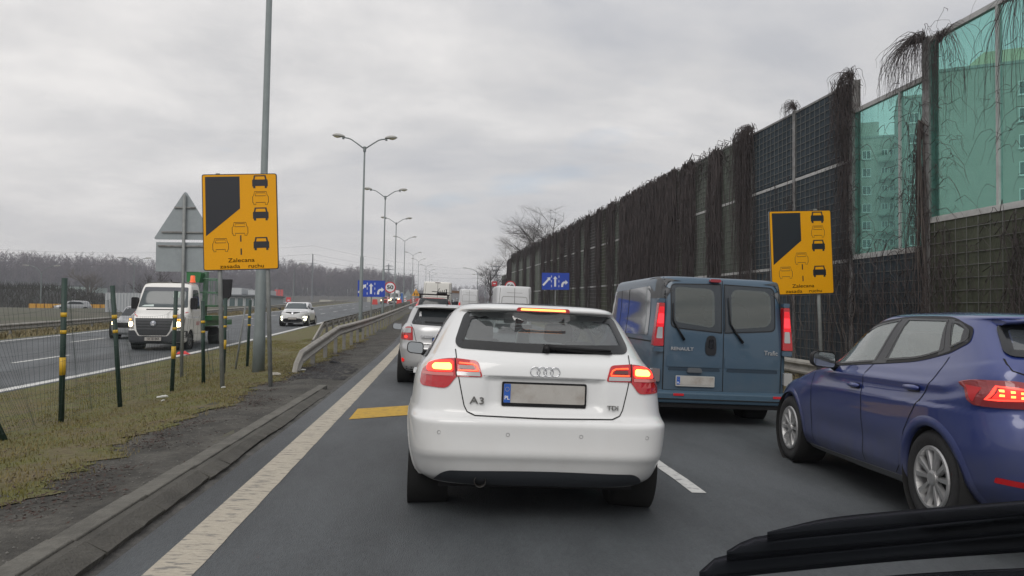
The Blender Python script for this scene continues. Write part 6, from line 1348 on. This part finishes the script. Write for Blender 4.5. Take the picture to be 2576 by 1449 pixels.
litter('crumpled white paper in the grass left of the third fence post', -4.35, 12.6, .06, white_l); litter('smaller white scrap in the grass nearer than the crumpled paper', -4.15, 12.0, .035, white_l)
litter('white scrap by the foot of the left yellow sign post', -3.62, 13.3, .035, white_l); litter('pale plank piece beside the bent guard rail end', -3.25, 15.6, .09, pm('pale wood', (.4, .38, .33), .8)); litter('white lump under the bent guard rail', -2.85, 16.4, .05, white_l)
litter('red scrap on the left carriageway edge behind the fence', -8.4, 26, .16, pm('red scrap', (.6, .04, .04), .6)); litter('dark broken tyre scrap beside the guard rail foot', -2.5, 18.6, .12, black_p)
# broken asphalt and muddy hole at the end of the shoulder
V = []; F = []; random.seed(9)
for _ in range(420):
    y = random.uniform(14.5, 18.5); x = -2.35+random.gauss(0, .30)-(y-16)*.10; z = gz(x, y)-.012; s_ = random.uniform(.02, .10); a = random.random()*6.28; c, d = math.cos(a)*s_, math.sin(a)*s_; k = len(V); h = s_*random.uniform(.2, .5)
    V += [(x-c, y-d, z), (x+d, y-c, z), (x+c, y+d, z), (x-d, y+c, z), (x, y, z+h)]; F += [(k, k+1, k+4), (k+1, k+2, k+4), (k+2, k+3, k+4), (k+3, k, k+4)]
me = bpy.data.meshes.new('rubble'); me.from_pydata(V, [], F); tag(link('rubble', me, pm('dark rubble', (.035, .034, .034), .85, nz=.4, ns=3)), 'dark muddy rubble between the bent guard rail and the edge line', 'rubble', None, 'stuff')

# ------------------------------------------------------------------ bare trees
bark = pm('dark bark', (.050, .042, .038), .9); bark_b = pm('birch bark', (.16, .145, .13), .9)
def bare_tree(name, label, X, Y, z0, H_, seed, mat, spread=.5, weep=0, group=None, lv=5, r0=.16, cat='tree'):
    rs = random.Random(seed); t = thing(name, label, cat, (X, Y, z0), (0, 0, 0), group); trunk = MB(); crown = MB()
    def br(p, d, L, r, lvl):
        pts = [p]; n = 4 if lvl < 3 else 3; q = p; dd = d
        for i in range(n):
            dd = (dd+Vector((rs.gauss(0, .13), rs.gauss(0, .13), rs.gauss(0, .08)+(.05 if not weep else -.12*weep*(lvl > 1))))).normalized(); q = q+dd*L/n; pts.append(q)
        m = trunk if lvl == 0 else crown; r1 = r*.55
        m.tube(pts, [r+(r1-r)*i/n for i in range(n+1)], 5 if lvl < 2 else 3, False)
        if lvl >= lv: return
        k = (4, 4, 4, 4, 4)[lvl] if lvl < 5 else 3
        for j in range(k+(1 if lvl else 2)):
            f = rs.uniform(.25 if lvl else .35, 1); b = pts[min(n, int(f*n))]; ax = Vector((rs.gauss(0, 1), rs.gauss(0, 1), rs.gauss(0, .4))).normalized()
            nd_ = (dd*(1-spread*.5)+ax*spread).normalized()
            if nd_.z < -.2 and not weep: nd_.z = .1
            br(b, nd_, L*rs.uniform(.5, .72), r*.5*rs.uniform(.7, 1), lvl+1)
    br(Vector((0, 0, 0)), Vector((0, 0, 1)), H_*.45, r0, 0)
    trunk.build('trunk', mat, t); crown.build('crown', mat, t); return t
for args in [('bare tree left of the low end of the noise wall', 6.9, 108, 2.2, 10.5, 1, bark, .75, 0, .14), ('slender drooping birch behind the end of the noise wall', 9.9, 112, 2.3, 17.5, 2, bark_b, .5, .35, .13),
             ('broad bare tree above the noise wall, left of the tallest', 11.7, 96, 1.8, 18.0, 3, bark, .8, 0, .18), ('tallest bare tree above the noise wall', 14.9, 92, 1.8, 20.0, 5, bark, .75, 0, .18),
             ('small bare tree showing just over the wall right of the tallest', 16.4, 78, 1.2, 15.0, 8, bark, .6, 0, .12)]:
    bare_tree('bare_tree', args[0], args[1], args[2], args[3], args[4], args[5], args[6], args[7], args[8], 'bare trees behind the noise wall', 5, args[9])
bare_tree('birch_tree', 'pale forked birch in front of the forest behind the second fence post', -66, 150, .6, 12, 14, bark_b, .55, 0, 'roadside birches beyond the left carriageway', 4, .28)
bare_tree('birch_tree', 'thin birch between the second fence post and the service truck', -50, 136, .8, 9, 15, bark, .5, 0, 'roadside birches beyond the left carriageway', 4, .12)
bare_tree('birch_tree', 'thin leaning birch just left of the service truck', -47, 136, .8, 10, 17, bark, .5, 0, 'roadside birches beyond the left carriageway', 4, .12)

# distant forest: stems and sprays of twigs
def forest(label, x0, x1, yfun, n, hr, mats, zb, seed, bushy=12):
    rs = random.Random(seed); Vt, Ft, Vc, Fc = [], [], [], []
    for _ in range(n):
        x = rs.uniform(x0, x1); y = yfun(x)+rs.uniform(0, 90); z = zb(x, y); h = rs.uniform(*hr)*(1+.12*math.sin(x*.05)+.10*math.sin(x*.13+2)); wv = .13+h*.006; k = len(Vt); lx = rs.gauss(0, .5)
        Vt += [(x-wv, y, z-1), (x+wv, y, z-1), (x+lx+.03, y, z+h), (x+lx-.03, y, z+h)]; Ft.append((k, k+1, k+2, k+3))
        for _b in range(bushy):
            f = rs.uniform(.25, 1.0); bx = x+lx*f; bz = z+h*f; a = rs.uniform(-1.2, 1.2); L = h*(.24*(1.15-f)+.05)*rs.uniform(.6, 1.3); s = 1 if rs.random() > .5 else -1
            ex = bx+s*L*abs(math.cos(a))*.8; ez = bz+L*rs.uniform(.2, 1.0); wb = .16+.10*rs.random(); by = y+rs.uniform(-2, 2); k = len(Vc)
            Vc += [(bx, by, bz-wb), (bx, by, bz+wb), (ex, by+rs.uniform(-1, 1), ez)]; Fc.append((k, k+1, k+2))
            # twig fans
            for q in range(3):
                k = len(Vc); tx = bx+(ex-bx)*rs.uniform(.4, 1); tz = bz+(ez-bz)*rs.uniform(.4, 1); sx = rs.gauss(0, .5); sz = rs.uniform(.4, 1.5); Vc += [(tx-.07, by, tz), (tx+.07, by, tz), (tx+sx, by+rs.uniform(-.6, .6), tz+sz)]; Fc.append((k, k+1, k+2))
    me = bpy.data.meshes.new('forest_stems'); me.from_pydata(Vt, [], Ft); o = link('forest', me, mats[0]); tag(o, label+' stems', 'forest', None, 'stuff')
    me = bpy.data.meshes.new('forest_crowns'); me.from_pydata(Vc, [], Fc); o = link('forest', me, mats[1]); tag(o, label+' crowns', 'forest', None, 'stuff')
fm1 = pm('pale forest stems', (.17, .155, .15), .9, col2=(.055, .05, .05), c2s=.35, c2lo=.35, c2hi=.6); fm2 = pm('forest twigs', (.10, .082, .088), .95, col2=(.14, .115, .118), c2s=.06)
def fz(x, y): return 3.5+max(0, (y-330))*.035+max(0, (-x-150))*.030
forest('bare hazy birch forest on the left skyline', -330, -20, lambda x: 400+max(0, (x+330))*.38, 3400, (13, 19), (fm1, fm2), fz, 31)
forest('farther bare forest behind the road works', -60, 160, lambda x: 620-abs(x)*.1, 800, (12, 17), (fm1, fm2), lambda x, y: 5, 32)
# forest floor hill so that the wood stands on ground
def hz_(x, y): return fz(x, y)-.2+(1.5*math.sin(x*.03)+1)
hx = [-900, -700, -500, -400, -330, -280, -230, -180, -140, -100, -60, -20, 30]
sheet('hill', hx, [300, 330, 370, 420, 480, 560, 700, 900], pm('forest floor', (.05, .045, .035), .95, nz=.3, ns=.2), 0, zf=lambda x, y: (1.2 if y <= 300 else fz(x, y)))
# dark brush covered bank at the left edge
vs = lambda x, y: 0
sheet('embankment', [-150, -128, -112, -98, -84, -72, -62, -55, -50], [118, 124, 130, 140, 152, 170], pm('brush bank', (.026, .026, .024), .95, nz=.4, ns=.8), 0, zf=lambda x, y: -.3+4.4*max(0, min(1, (y-120)/18))*max(0, min(1, (-52-x)/16)))
rs = random.Random(77); V = []; F = []
for _ in range(9000):
    x = rs.uniform(-140, -55); y = rs.uniform(119, 150); z = -.3+4.4*max(0, min(1, (y-120)/18))*max(0, min(1, (-52-x)/16)); h = rs.uniform(.5, 1.6); k = len(V); V += [(x-.07, y, z), (x+.07, y, z), (x+rs.gauss(0, .5), y+rs.gauss(0, .3), z+h)]; F.append((k, k+1, k+2))
me = bpy.data.meshes.new('brush'); me.from_pydata(V, [], F); tag(link('brush', me, pm('dark brush', (.035, .034, .028), .95)), 'dark brushwood covering the bank near the left edge', 'brushwood', None, 'stuff')

# ------------------------------------------------------------------ buildings
def rect_building(name, label, X, Y, z0, w_, d_, h_, wall_m, rot=0, roof_m=None, ridge=0, group=None):
    t = thing(name, label, 'building', (X, Y, z0), (0, 0, R(rot)), group)
    MB().box(-w_/2, w_/2, 0, d_, 0, h_).build('wall', wall_m, t)
    if roof_m: MB().box(-w_/2-.3, w_/2+.3, -.3, d_+.3, h_, h_+.35).build('roof', roof_m, t)
    return t
stucco = pm('pale stucco', (.30, .30, .27), .85, nz=.08, ns=1); stucco2 = pm('grey stucco', (.25, .26, .25), .85, nz=.08, ns=1); winf = pm('white window frame', (.6, .6, .6), .5); wing = pm('flat window glass', (.05, .06, .065), .15, spec=.8)
def flat_window(par, x, z, w_, h_, y=-.01):
    f = MB(); t_ = .09
    f.box(x-w_/2, x+w_/2, y-.05, y, z-h_/2, z-h_/2+t_); f.box(x-w_/2, x+w_/2, y-.05, y, z+h_/2-t_, z+h_/2); f.box(x-w_/2, x-w_/2+t_, y-.05, y, z-h_/2+t_, z+h_/2-t_); f.box(x+w_/2-t_, x+w_/2, y-.05, y, z-h_/2+t_, z+h_/2-t_); f.box(x-.045, x+.045, y-.045, y, z-h_/2+t_, z+h_/2-t_)
    o = f.build('window', winf, par); MB().box(x-w_/2+t_, x+w_/2-t_, y-.02, y-.005, z-h_/2+t_, z+h_/2-t_).build('pane', wing, o); MB().box(x-w_/2-.1, x+w_/2+.1, y-.14, y-.051, z-h_/2-.09, z-h_/2-.01).build('sill', winf, o)
def at(px, py, D):
    d = ray(px, py); return Vector((0, 0, CAMH))+d*D
# tower seen through the lower teal bay
c = at(2235, 345, 119); t = thing('apartment_building', 'pale apartment block with a column of balconies, seen through the lower teal glass bay', 'building', (c.x, c.y, 0), (0, 0, R(-27)))
Hb = c.z; MB().box(-8, 8, 0, 13, -1, Hb).build('wall', stucco, t); MB().box(-8.1, 8.1, -.1, 13.1, Hb, Hb+.35).build('roof', stucco2, t); MB().box(-3.9, -1.2, 2, 6, Hb+.35, Hb+3.0).build('stair_head', stucco, t)
for k in range(9):
    z = Hb-2.6-2.8*k
    if z < 2: break
    flat_window(t, -3.1, z, 1.25, 1.35); flat_window(t, -.55, z-.1, .9, 1.6); flat_window(t, .65, z-.1, 1.1, 1.6)
    b = MB().box(-1.5, 1.5, -1.15, -.0, z-1.35, z-1.2); b.box(-1.5, 1.5, -1.2, -1.1, z-1.2, z-.35); b.box(-1.5, -1.42, -1.1, 0, z-1.2, z-.35); b.box(1.42, 1.5, -1.1, 0, z-1.2, z-.35); b.build('balcony', pm('balcony front', (.30, .33, .30), .7), t)
    if k % 3 == 0: flat_window(t, 5.2, z, 1.3, 1.35)
c = at(2312, 244, 104); t = thing('apartment_building', 'taller apartment block edge behind creepers, right of the balcony column', 'building', (c.x, c.y, 0), (0, 0, R(-30)))
Hb = c.z; MB().box(-2.6, 6, 0, 12, -1, Hb).build('wall', stucco2, t); MB().box(-2.7, 6.1, -.1, 12.1, Hb, Hb+.3).build('roof', stucco, t)
for k in range(8):
    z = Hb-2.8-2.8*k; flat_window(t, -.6, z, 1.3, 1.4)
    if z > 3: flat_window(t, 1.5, z, 1.0, 1.4)
c = at(2450, 172, 81); t = thing('apartment_building', 'big apartment block with a blank end wall, seen through the nearest teal glass bay', 'building', (c.x, c.y, 0), (0, 0, R(-33)))
Hb = c.z; MB().box(-3.5, 14, 0, 14, -1, Hb).build('wall', stucco, t); MB().box(-3.6, 14.1, -.1, 14.1, Hb, Hb+.3).build('roof', stucco2, t)
MB().prism([(-.8, Hb+.3), (1.0, Hb+1.9), (12, Hb+1.9), (12, Hb+.3)], 1, 10).build('roof_house', pm('yellow stucco', (.46, .44, .30), .85), t)
for k in range(8):
    z = Hb-2.6-2.8*k; flat_window(t, 4.5, z, 1.1, 1.45); flat_window(t, 7.8, z, 1.4, 1.45); flat_window(t, 11, z, 1.4, 1.45)
# low commercial buildings on the left
t = thing('warehouse', 'low glass fronted showroom with grey roof boxes behind the service truck', 'building', (-30.2, 121, .4), (0, 0, 0))
MB().box(-3.6, 3.6, 0, 12, 0, 2.7).build('wall', pm('showroom grey', (.30, .33, .34), .6), t); MB().box(-3.9, 3.9, -.6, 12, 2.7, 2.95).build('roof', pm('roof edge dark', (.10, .11, .12), .6), t)
MB().box(-3.4, -.6, 1, 8, 2.95, 4.0).build('roof_box', pm('pale sheet metal', (.42, .44, .45), .5), t); MB().box(.4, 3.2, 1, 8, 2.95, 3.7).build('roof_box', pm('pale sheet metal', (.42, .44, .45), .5), t)
for x in (-2.9, -1.7, -.5, .7, 1.9, 3.0):
    f = MB().box(x-.5, x+.5, -.06, 0, .3, 2.5).build('window', winf, t); MB().box(x-.42, x+.42, -.09, -.07, .38, 2.42).build('pane', pm('showroom glass', (.05, .09, .09), .1, spec=.8), f)
t = thing('warehouse', 'pale ribbed shed behind the guard rail just left of the service truck', 'building', (-30.0, 75.5, .3), (0, 0, 0))
MB().box(-1.6, 3.0, 0, 6, 0, 2.3).build('wall', pm('pale ribbed sheet', (.34, .36, .38), .6), t)
for k in range(16): MB().box(-1.5+.29*k, -1.40+.29*k, -.05, 0, 0, 2.28).build('rib', pm('pale sheet metal', (.42, .44, .45), .5), t)
rect_building('warehouse', 'white roofed low hall at the forest edge near the left border', -133, 262, 4.9, 9, 10, 2.6, pm('bright white sheet', (.62, .64, .66), .5))
t = rect_building('warehouse', 'long mint grey hall at the forest edge right of the white one', -121, 263, 4.9, 13, 12, 2.7, pm('mint sheet', (.30, .36, .34), .6), roof_m=pm('roof edge dark', (.10, .11, .12), .6))
for k in range(6): MB().box(-5.6+2*k, -4.4+2*k, -.05, 0, .8, 1.9).build('window', wing, t)
rect_building('warehouse', 'small pale house half hidden by the forest right of the mint hall', -98, 280, 4.9, 9, 8, 3, pm('bright white sheet', (.62, .64, .66), .5), roof_m=pm('roof edge dark', (.10, .11, .12), .6))
t = thing('barrier', 'long row of yellow orange site barriers behind the far guard rail', 'barrier')
for k in range(11): MB().box(-56+1.05*k, -55.1+1.05*k, 110, 110.3, .75, 1.55).build('barrier_panel', pm('site yellow', (.50, .26, .03), .6), t)
MB().box(-56, -44.8, 110.1, 110.2, .1, .8).build('barrier_base', black_p, t)
def flagboard(label, X, Y, z0, z1, w_, mat, n=1, gap=.2, cat='billboard'):
    t = thing('billboard', label, cat, (X, Y, 0))
    for k in range(n):
        x = (k-(n-1)/2)*(w_+gap); MB().box(x-w_/2, x+w_/2, 0, .1, z0, z1).build('board', mat, t); MB().tube([(x, .05, 0), (x, .05, z0)], .06, 5).build('post', steel_p, t)
    return t
brd = pm('faded red board', (.50, .10, .10), .6)
flagboard('three upright red banners at the forest edge', -41.2, 200, 3.9, 6.1, .62, brd, 3, .12)
t = flagboard('red totem sign with a white mark behind the white crossover', -36.8, 190, 1.6, 4.0, 1.1, pm('red totem', (.55, .03, .04), .5)); MB().box(-.3, .3, -.06, -.01, 3.2, 3.4).build('white_mark', sign_w, t)
o = rect_building('container', 'grey white tarpaulined container left of the white crossover', -36, 171, 1.0, 2.8, 4, 1.9, pm('tarp grey', (.36, .38, .41), .8, nz=.2, ns=2)); o['category'] = 'container'
o = rect_building('container', 'beige site container beside the earth heap right of the white crossover', -26.5, 180, 1.4, 2.7, 5, 2.0, pm('container beige', (.40, .39, .34), .7)); o['category'] = 'container'
o = rect_building('container', 'pale low container beyond the left blue lane sign', -14.5, 176, 2.6, 4.2, 3, 1.5, pm('container beige', (.40, .39, .34), .7)); o['category'] = 'container'
V = [(-3, 0, 0), (3, 0, 0), (3, 4, 0), (-3, 4, 0), (-.8, 1.5, 1.3), (.9, 2, 1.1), (0, 2.6, 1.5)]; o = MB().add(V, [(0, 1, 5, 4), (1, 2, 5), (2, 3, 6, 5), (3, 0, 4, 6), (4, 5, 6)]).build('earth_heap', pm('heap earth', (.16, .11, .08), .95), None, True); o.location = (-30.2, 172, 1.2); tag(o, 'heap of brown earth between the crossover and the beige container', 'heap')
for i, (lb, X, Y, z_, mt) in enumerate([('parked silver car behind the far guard rail, right of the first fence post', -48, 100, .5, grey_paint), ('second parked pale car behind the far guard rail, near the shed', -41.5, 100, .5, grey_paint), ('dark blue parked car beside the ribbed shed', -34.5, 88, .5, dark_paint), ('parked grey car beside the tarpaulined container', -33.2, 160, 1.2, grey_paint)]):
    small_oncoming(lb, X, Y, mt, lamps=clearlens, grp='cars parked beyond the left carriageway', heading=60, z=z_)
t = thing('toilet_cabin', 'distant blue and white toilet cabin at the road works', 'cabin', (-8.3, 168, gz(-8, 168)-.1)); MB().box(-.35, .35, 0, 1.1, 0, 2.2).build('cabin', pm('cabin blue', (.03, .12, .38), .5), t); MB().box(-.95, -.36, .2, 1.1, 0, 1.9).build('white_panel', pm('cabin white', (.5, .55, .6), .5), t); MB().box(-.4, .4, -.05, 1.15, 2.2, 2.35).build('roof', pm('cabin white', (.5, .55, .6), .5), t); MB().box(.36, 1.0, .2, 1.1, 0, 1.9).build('white_panel', pm('cabin white', (.5, .55, .6), .5), t)
for k, (X, m_r) in enumerate([(-11.8, 1), (-9.6, 0), (-7.6, 1), (-6.6, 0), (-5.9, 1), (-5.2, 0), (-4.5, 1)]):
    Y = 140+k*1.5; t = thing('site_barrier', ('red and white road works beacon or block, '+('leftmost', 'second from left', 'third from left', 'middle one', 'third from right', 'second from right', 'rightmost')[k]+' of seven'), 'barrier', (X, Y, gz(X, Y)), (0, 0, 0), 'road works barriers')
    if m_r: MB().prism([(-.5, 0), (.5, 0), (.4, .95), (-.4, .95)], -.2, .2).build('barrier_body', pm('barrier red', (.55, .05, .04), .5), t)
    else:
        MB().box(-.14, .14, 0, .06, .1, 1.3).build('beacon_board', sign_w, t)
        for z in (.3, .7, 1.1): MB().prism([(-.14, z-.15), (.14, z), (.14, z+.14), (-.14, z-.01)], -.02, -.005).build('red_stripe', sign_r, t)
def mast(label, X, Y, z0, H_, lean=0, arms=0, lattice=False, r=.15, cat='mast'):
    t = thing('mast', label, cat, (X, Y, z0)); 
    if lattice:
        m = MB(); b = H_*.09
        for sx in (-1, 1):
            for sy in (-1, 1): m.tube([(sx*b, sy*b, 0), (sx*b*.2, sy*b*.2, H_*.7), (0, 0, H_)], .16, 4)
        for k in range(9):
            f0, f1 = k/10*.8, (k+1)/10*.8; w0, w1 = b*(1-f0), b*(1-f1); m.tube([(-w0, -w0, H_*f0), (w1, -w1, H_*f1)], .12, 3); m.tube([(w0, -w0, H_*f0), (-w1, -w1, H_*f1)], .12, 3)
        m.build('lattice_tower', pm('pylon steel', (.16, .17, .18), .6), t)
        for z, a in ((.72, 5), (.84, 4), (.93, 3)): MB().prism([(-a, H_*z), (0, H_*z+.6), (a, H_*z), (0, H_*z-.1)], -.15, .15).build('crossarm', pm('pylon steel', (.16, .17, .18), .6), t)
    else:
        MB().tube([(0, 0, 0), (lean, 0, H_)], [r, r*.7], 6).build('shaft', pm('pylon steel', (.16, .17, .18), .6), t)
        for k in range(arms): MB().box(-1.6, 1.6, -.1, .1, H_*(.80-.12*k), H_*(.80-.12*k)+.15).build('crossarm', pm('pylon steel', (.16, .17, .18), .6), t)
    return t
mast('tall power pole behind the left blue lane sign', -46, 280, 4, 17, arms=1, r=.30); c = at(941, 740, 430); mast('distant lattice pylon right of the left blue lane sign', -29, 430, 5, 22, lattice=True); mast('lattice pylon left of the tree by the wall end', 29, 400, 4, 22, lattice=True)
mast('leaning crane arm above the round 50 sign', -7.9, 130, 3, 4.6, lean=.85, r=.09, cat='crane'); mast('small pole with a broad head in front of the forest', -33, 230, 4, 8.5, r=.10, arms=1)
def wire(label, pts):
    t = MB().tube(pts, .03, 3).build('power_line', pm('wire dark', (.05, .05, .055), .7)); return tag(t, label, 'power line', 'power lines across the valley')
for k, (za, zb_, xa) in enumerate([(17.5, 17.0, 0), (15.4, 15.0, 0), (20.5, 19.6, 1)]):
    P = [(-46+(75)*q/14, 280+120*q/14, za+(zb_-za)*q/14+3.5-2.4*4*(q/14)*(1-q/14)) for q in range(15)]; wire(('middle', 'lowest', 'topmost')[k]+' thin power line between the distant pylons', P)
    P = [(-180+(134)*q/14, 330-50*q/14, za+3.5-2.0*4*(q/14)*(1-q/14)) for q in range(15)]; wire(('middle', 'lowest', 'topmost')[k]+' thin power line over the left forest edge', P)
t = thing('distant_trees', 'low dark trees on the horizon between the vans and the wall', 'trees'); 
m = MB(); rs = random.Random(4); V = []; F = []
for _ in range(1800):
    x = rs.uniform(16, 70); y = rs.uniform(330, 380); z = 3.5+rs.uniform(0, 4.5+2*math.sin(x*.2)); k = len(V); V += [(x-.25, y, z), (x+.25, y, z), (x+rs.gauss(0, .8), y, z+rs.uniform(.8, 2))]; F.append((k, k+1, k+2))
me = bpy.data.meshes.new('foliage'); me.from_pydata(V, [], F); link('foliage', me, fm2, t)['kind'] = 'stuff'

# ------------------------------------------------------------------ windscreen reflection of the dashboard, shaped as dark ribs, lower right
reflection_m = glass('dark dash reflection', (.34, .35, .37), -.04, gcol=(.06, .06, .07), rough=.5, film=.25, filmcol=(.02, .022, .025))
t = thing('dash_reflection', 'dark windscreen reflection of the dashboard, modelled as ribs across the lower right corner', 'dash_reflection')
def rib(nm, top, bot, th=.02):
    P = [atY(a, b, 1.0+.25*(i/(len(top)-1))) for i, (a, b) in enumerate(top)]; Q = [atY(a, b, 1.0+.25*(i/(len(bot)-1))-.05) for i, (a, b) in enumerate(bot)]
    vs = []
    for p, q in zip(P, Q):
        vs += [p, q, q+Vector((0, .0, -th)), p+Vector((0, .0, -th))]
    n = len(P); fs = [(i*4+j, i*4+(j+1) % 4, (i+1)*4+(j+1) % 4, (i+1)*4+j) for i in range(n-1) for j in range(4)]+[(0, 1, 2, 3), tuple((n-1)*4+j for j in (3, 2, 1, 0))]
    return MB().add(vs, fs).build(nm, reflection_m, t, True)
def smoothline(pts, n=24):
    xs = [p[0] for p in pts]; f, _ = pchip([(p[0], p[1], 0) for p in pts]); return [(xs[0]+(xs[-1]-xs[0])*i/(n-1), f(xs[0]+(xs[-1]-xs[0])*i/(n-1))) for i in range(n)]
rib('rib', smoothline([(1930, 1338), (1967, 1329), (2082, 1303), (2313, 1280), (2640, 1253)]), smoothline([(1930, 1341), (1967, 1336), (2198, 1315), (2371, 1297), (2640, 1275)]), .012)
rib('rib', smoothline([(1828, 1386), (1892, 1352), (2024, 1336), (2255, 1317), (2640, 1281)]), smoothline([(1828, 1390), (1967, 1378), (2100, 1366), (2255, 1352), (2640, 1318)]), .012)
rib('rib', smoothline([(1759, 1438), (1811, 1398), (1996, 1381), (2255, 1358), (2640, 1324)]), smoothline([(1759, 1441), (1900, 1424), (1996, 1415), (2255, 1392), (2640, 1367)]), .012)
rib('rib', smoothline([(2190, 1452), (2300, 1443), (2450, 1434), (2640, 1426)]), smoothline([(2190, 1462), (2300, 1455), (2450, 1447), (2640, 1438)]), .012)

# ------------------------------------------------------------------ air
hm = bpy.data.materials.new('haze air'); hm.use_nodes = True; t_ = hm.node_tree; t_.nodes.clear(); o_ = t_.nodes.new('ShaderNodeOutputMaterial'); v_ = t_.nodes.new('ShaderNodeVolumePrincipled')
v_.inputs['Color'].default_value = (.80, .84, .92, 1); v_.inputs['Density'].default_value = .0006; v_.inputs['Anisotropy'].default_value = .2; t_.links.new(v_.outputs[0], o_.inputs['Volume'])
hz_o = MB().box(-1700, 1700, -60, 2400, -4.5, 45).build('haze', hm); tag(hz_o, 'thin grey winter haze over the whole road', 'haze', None, 'stuff')
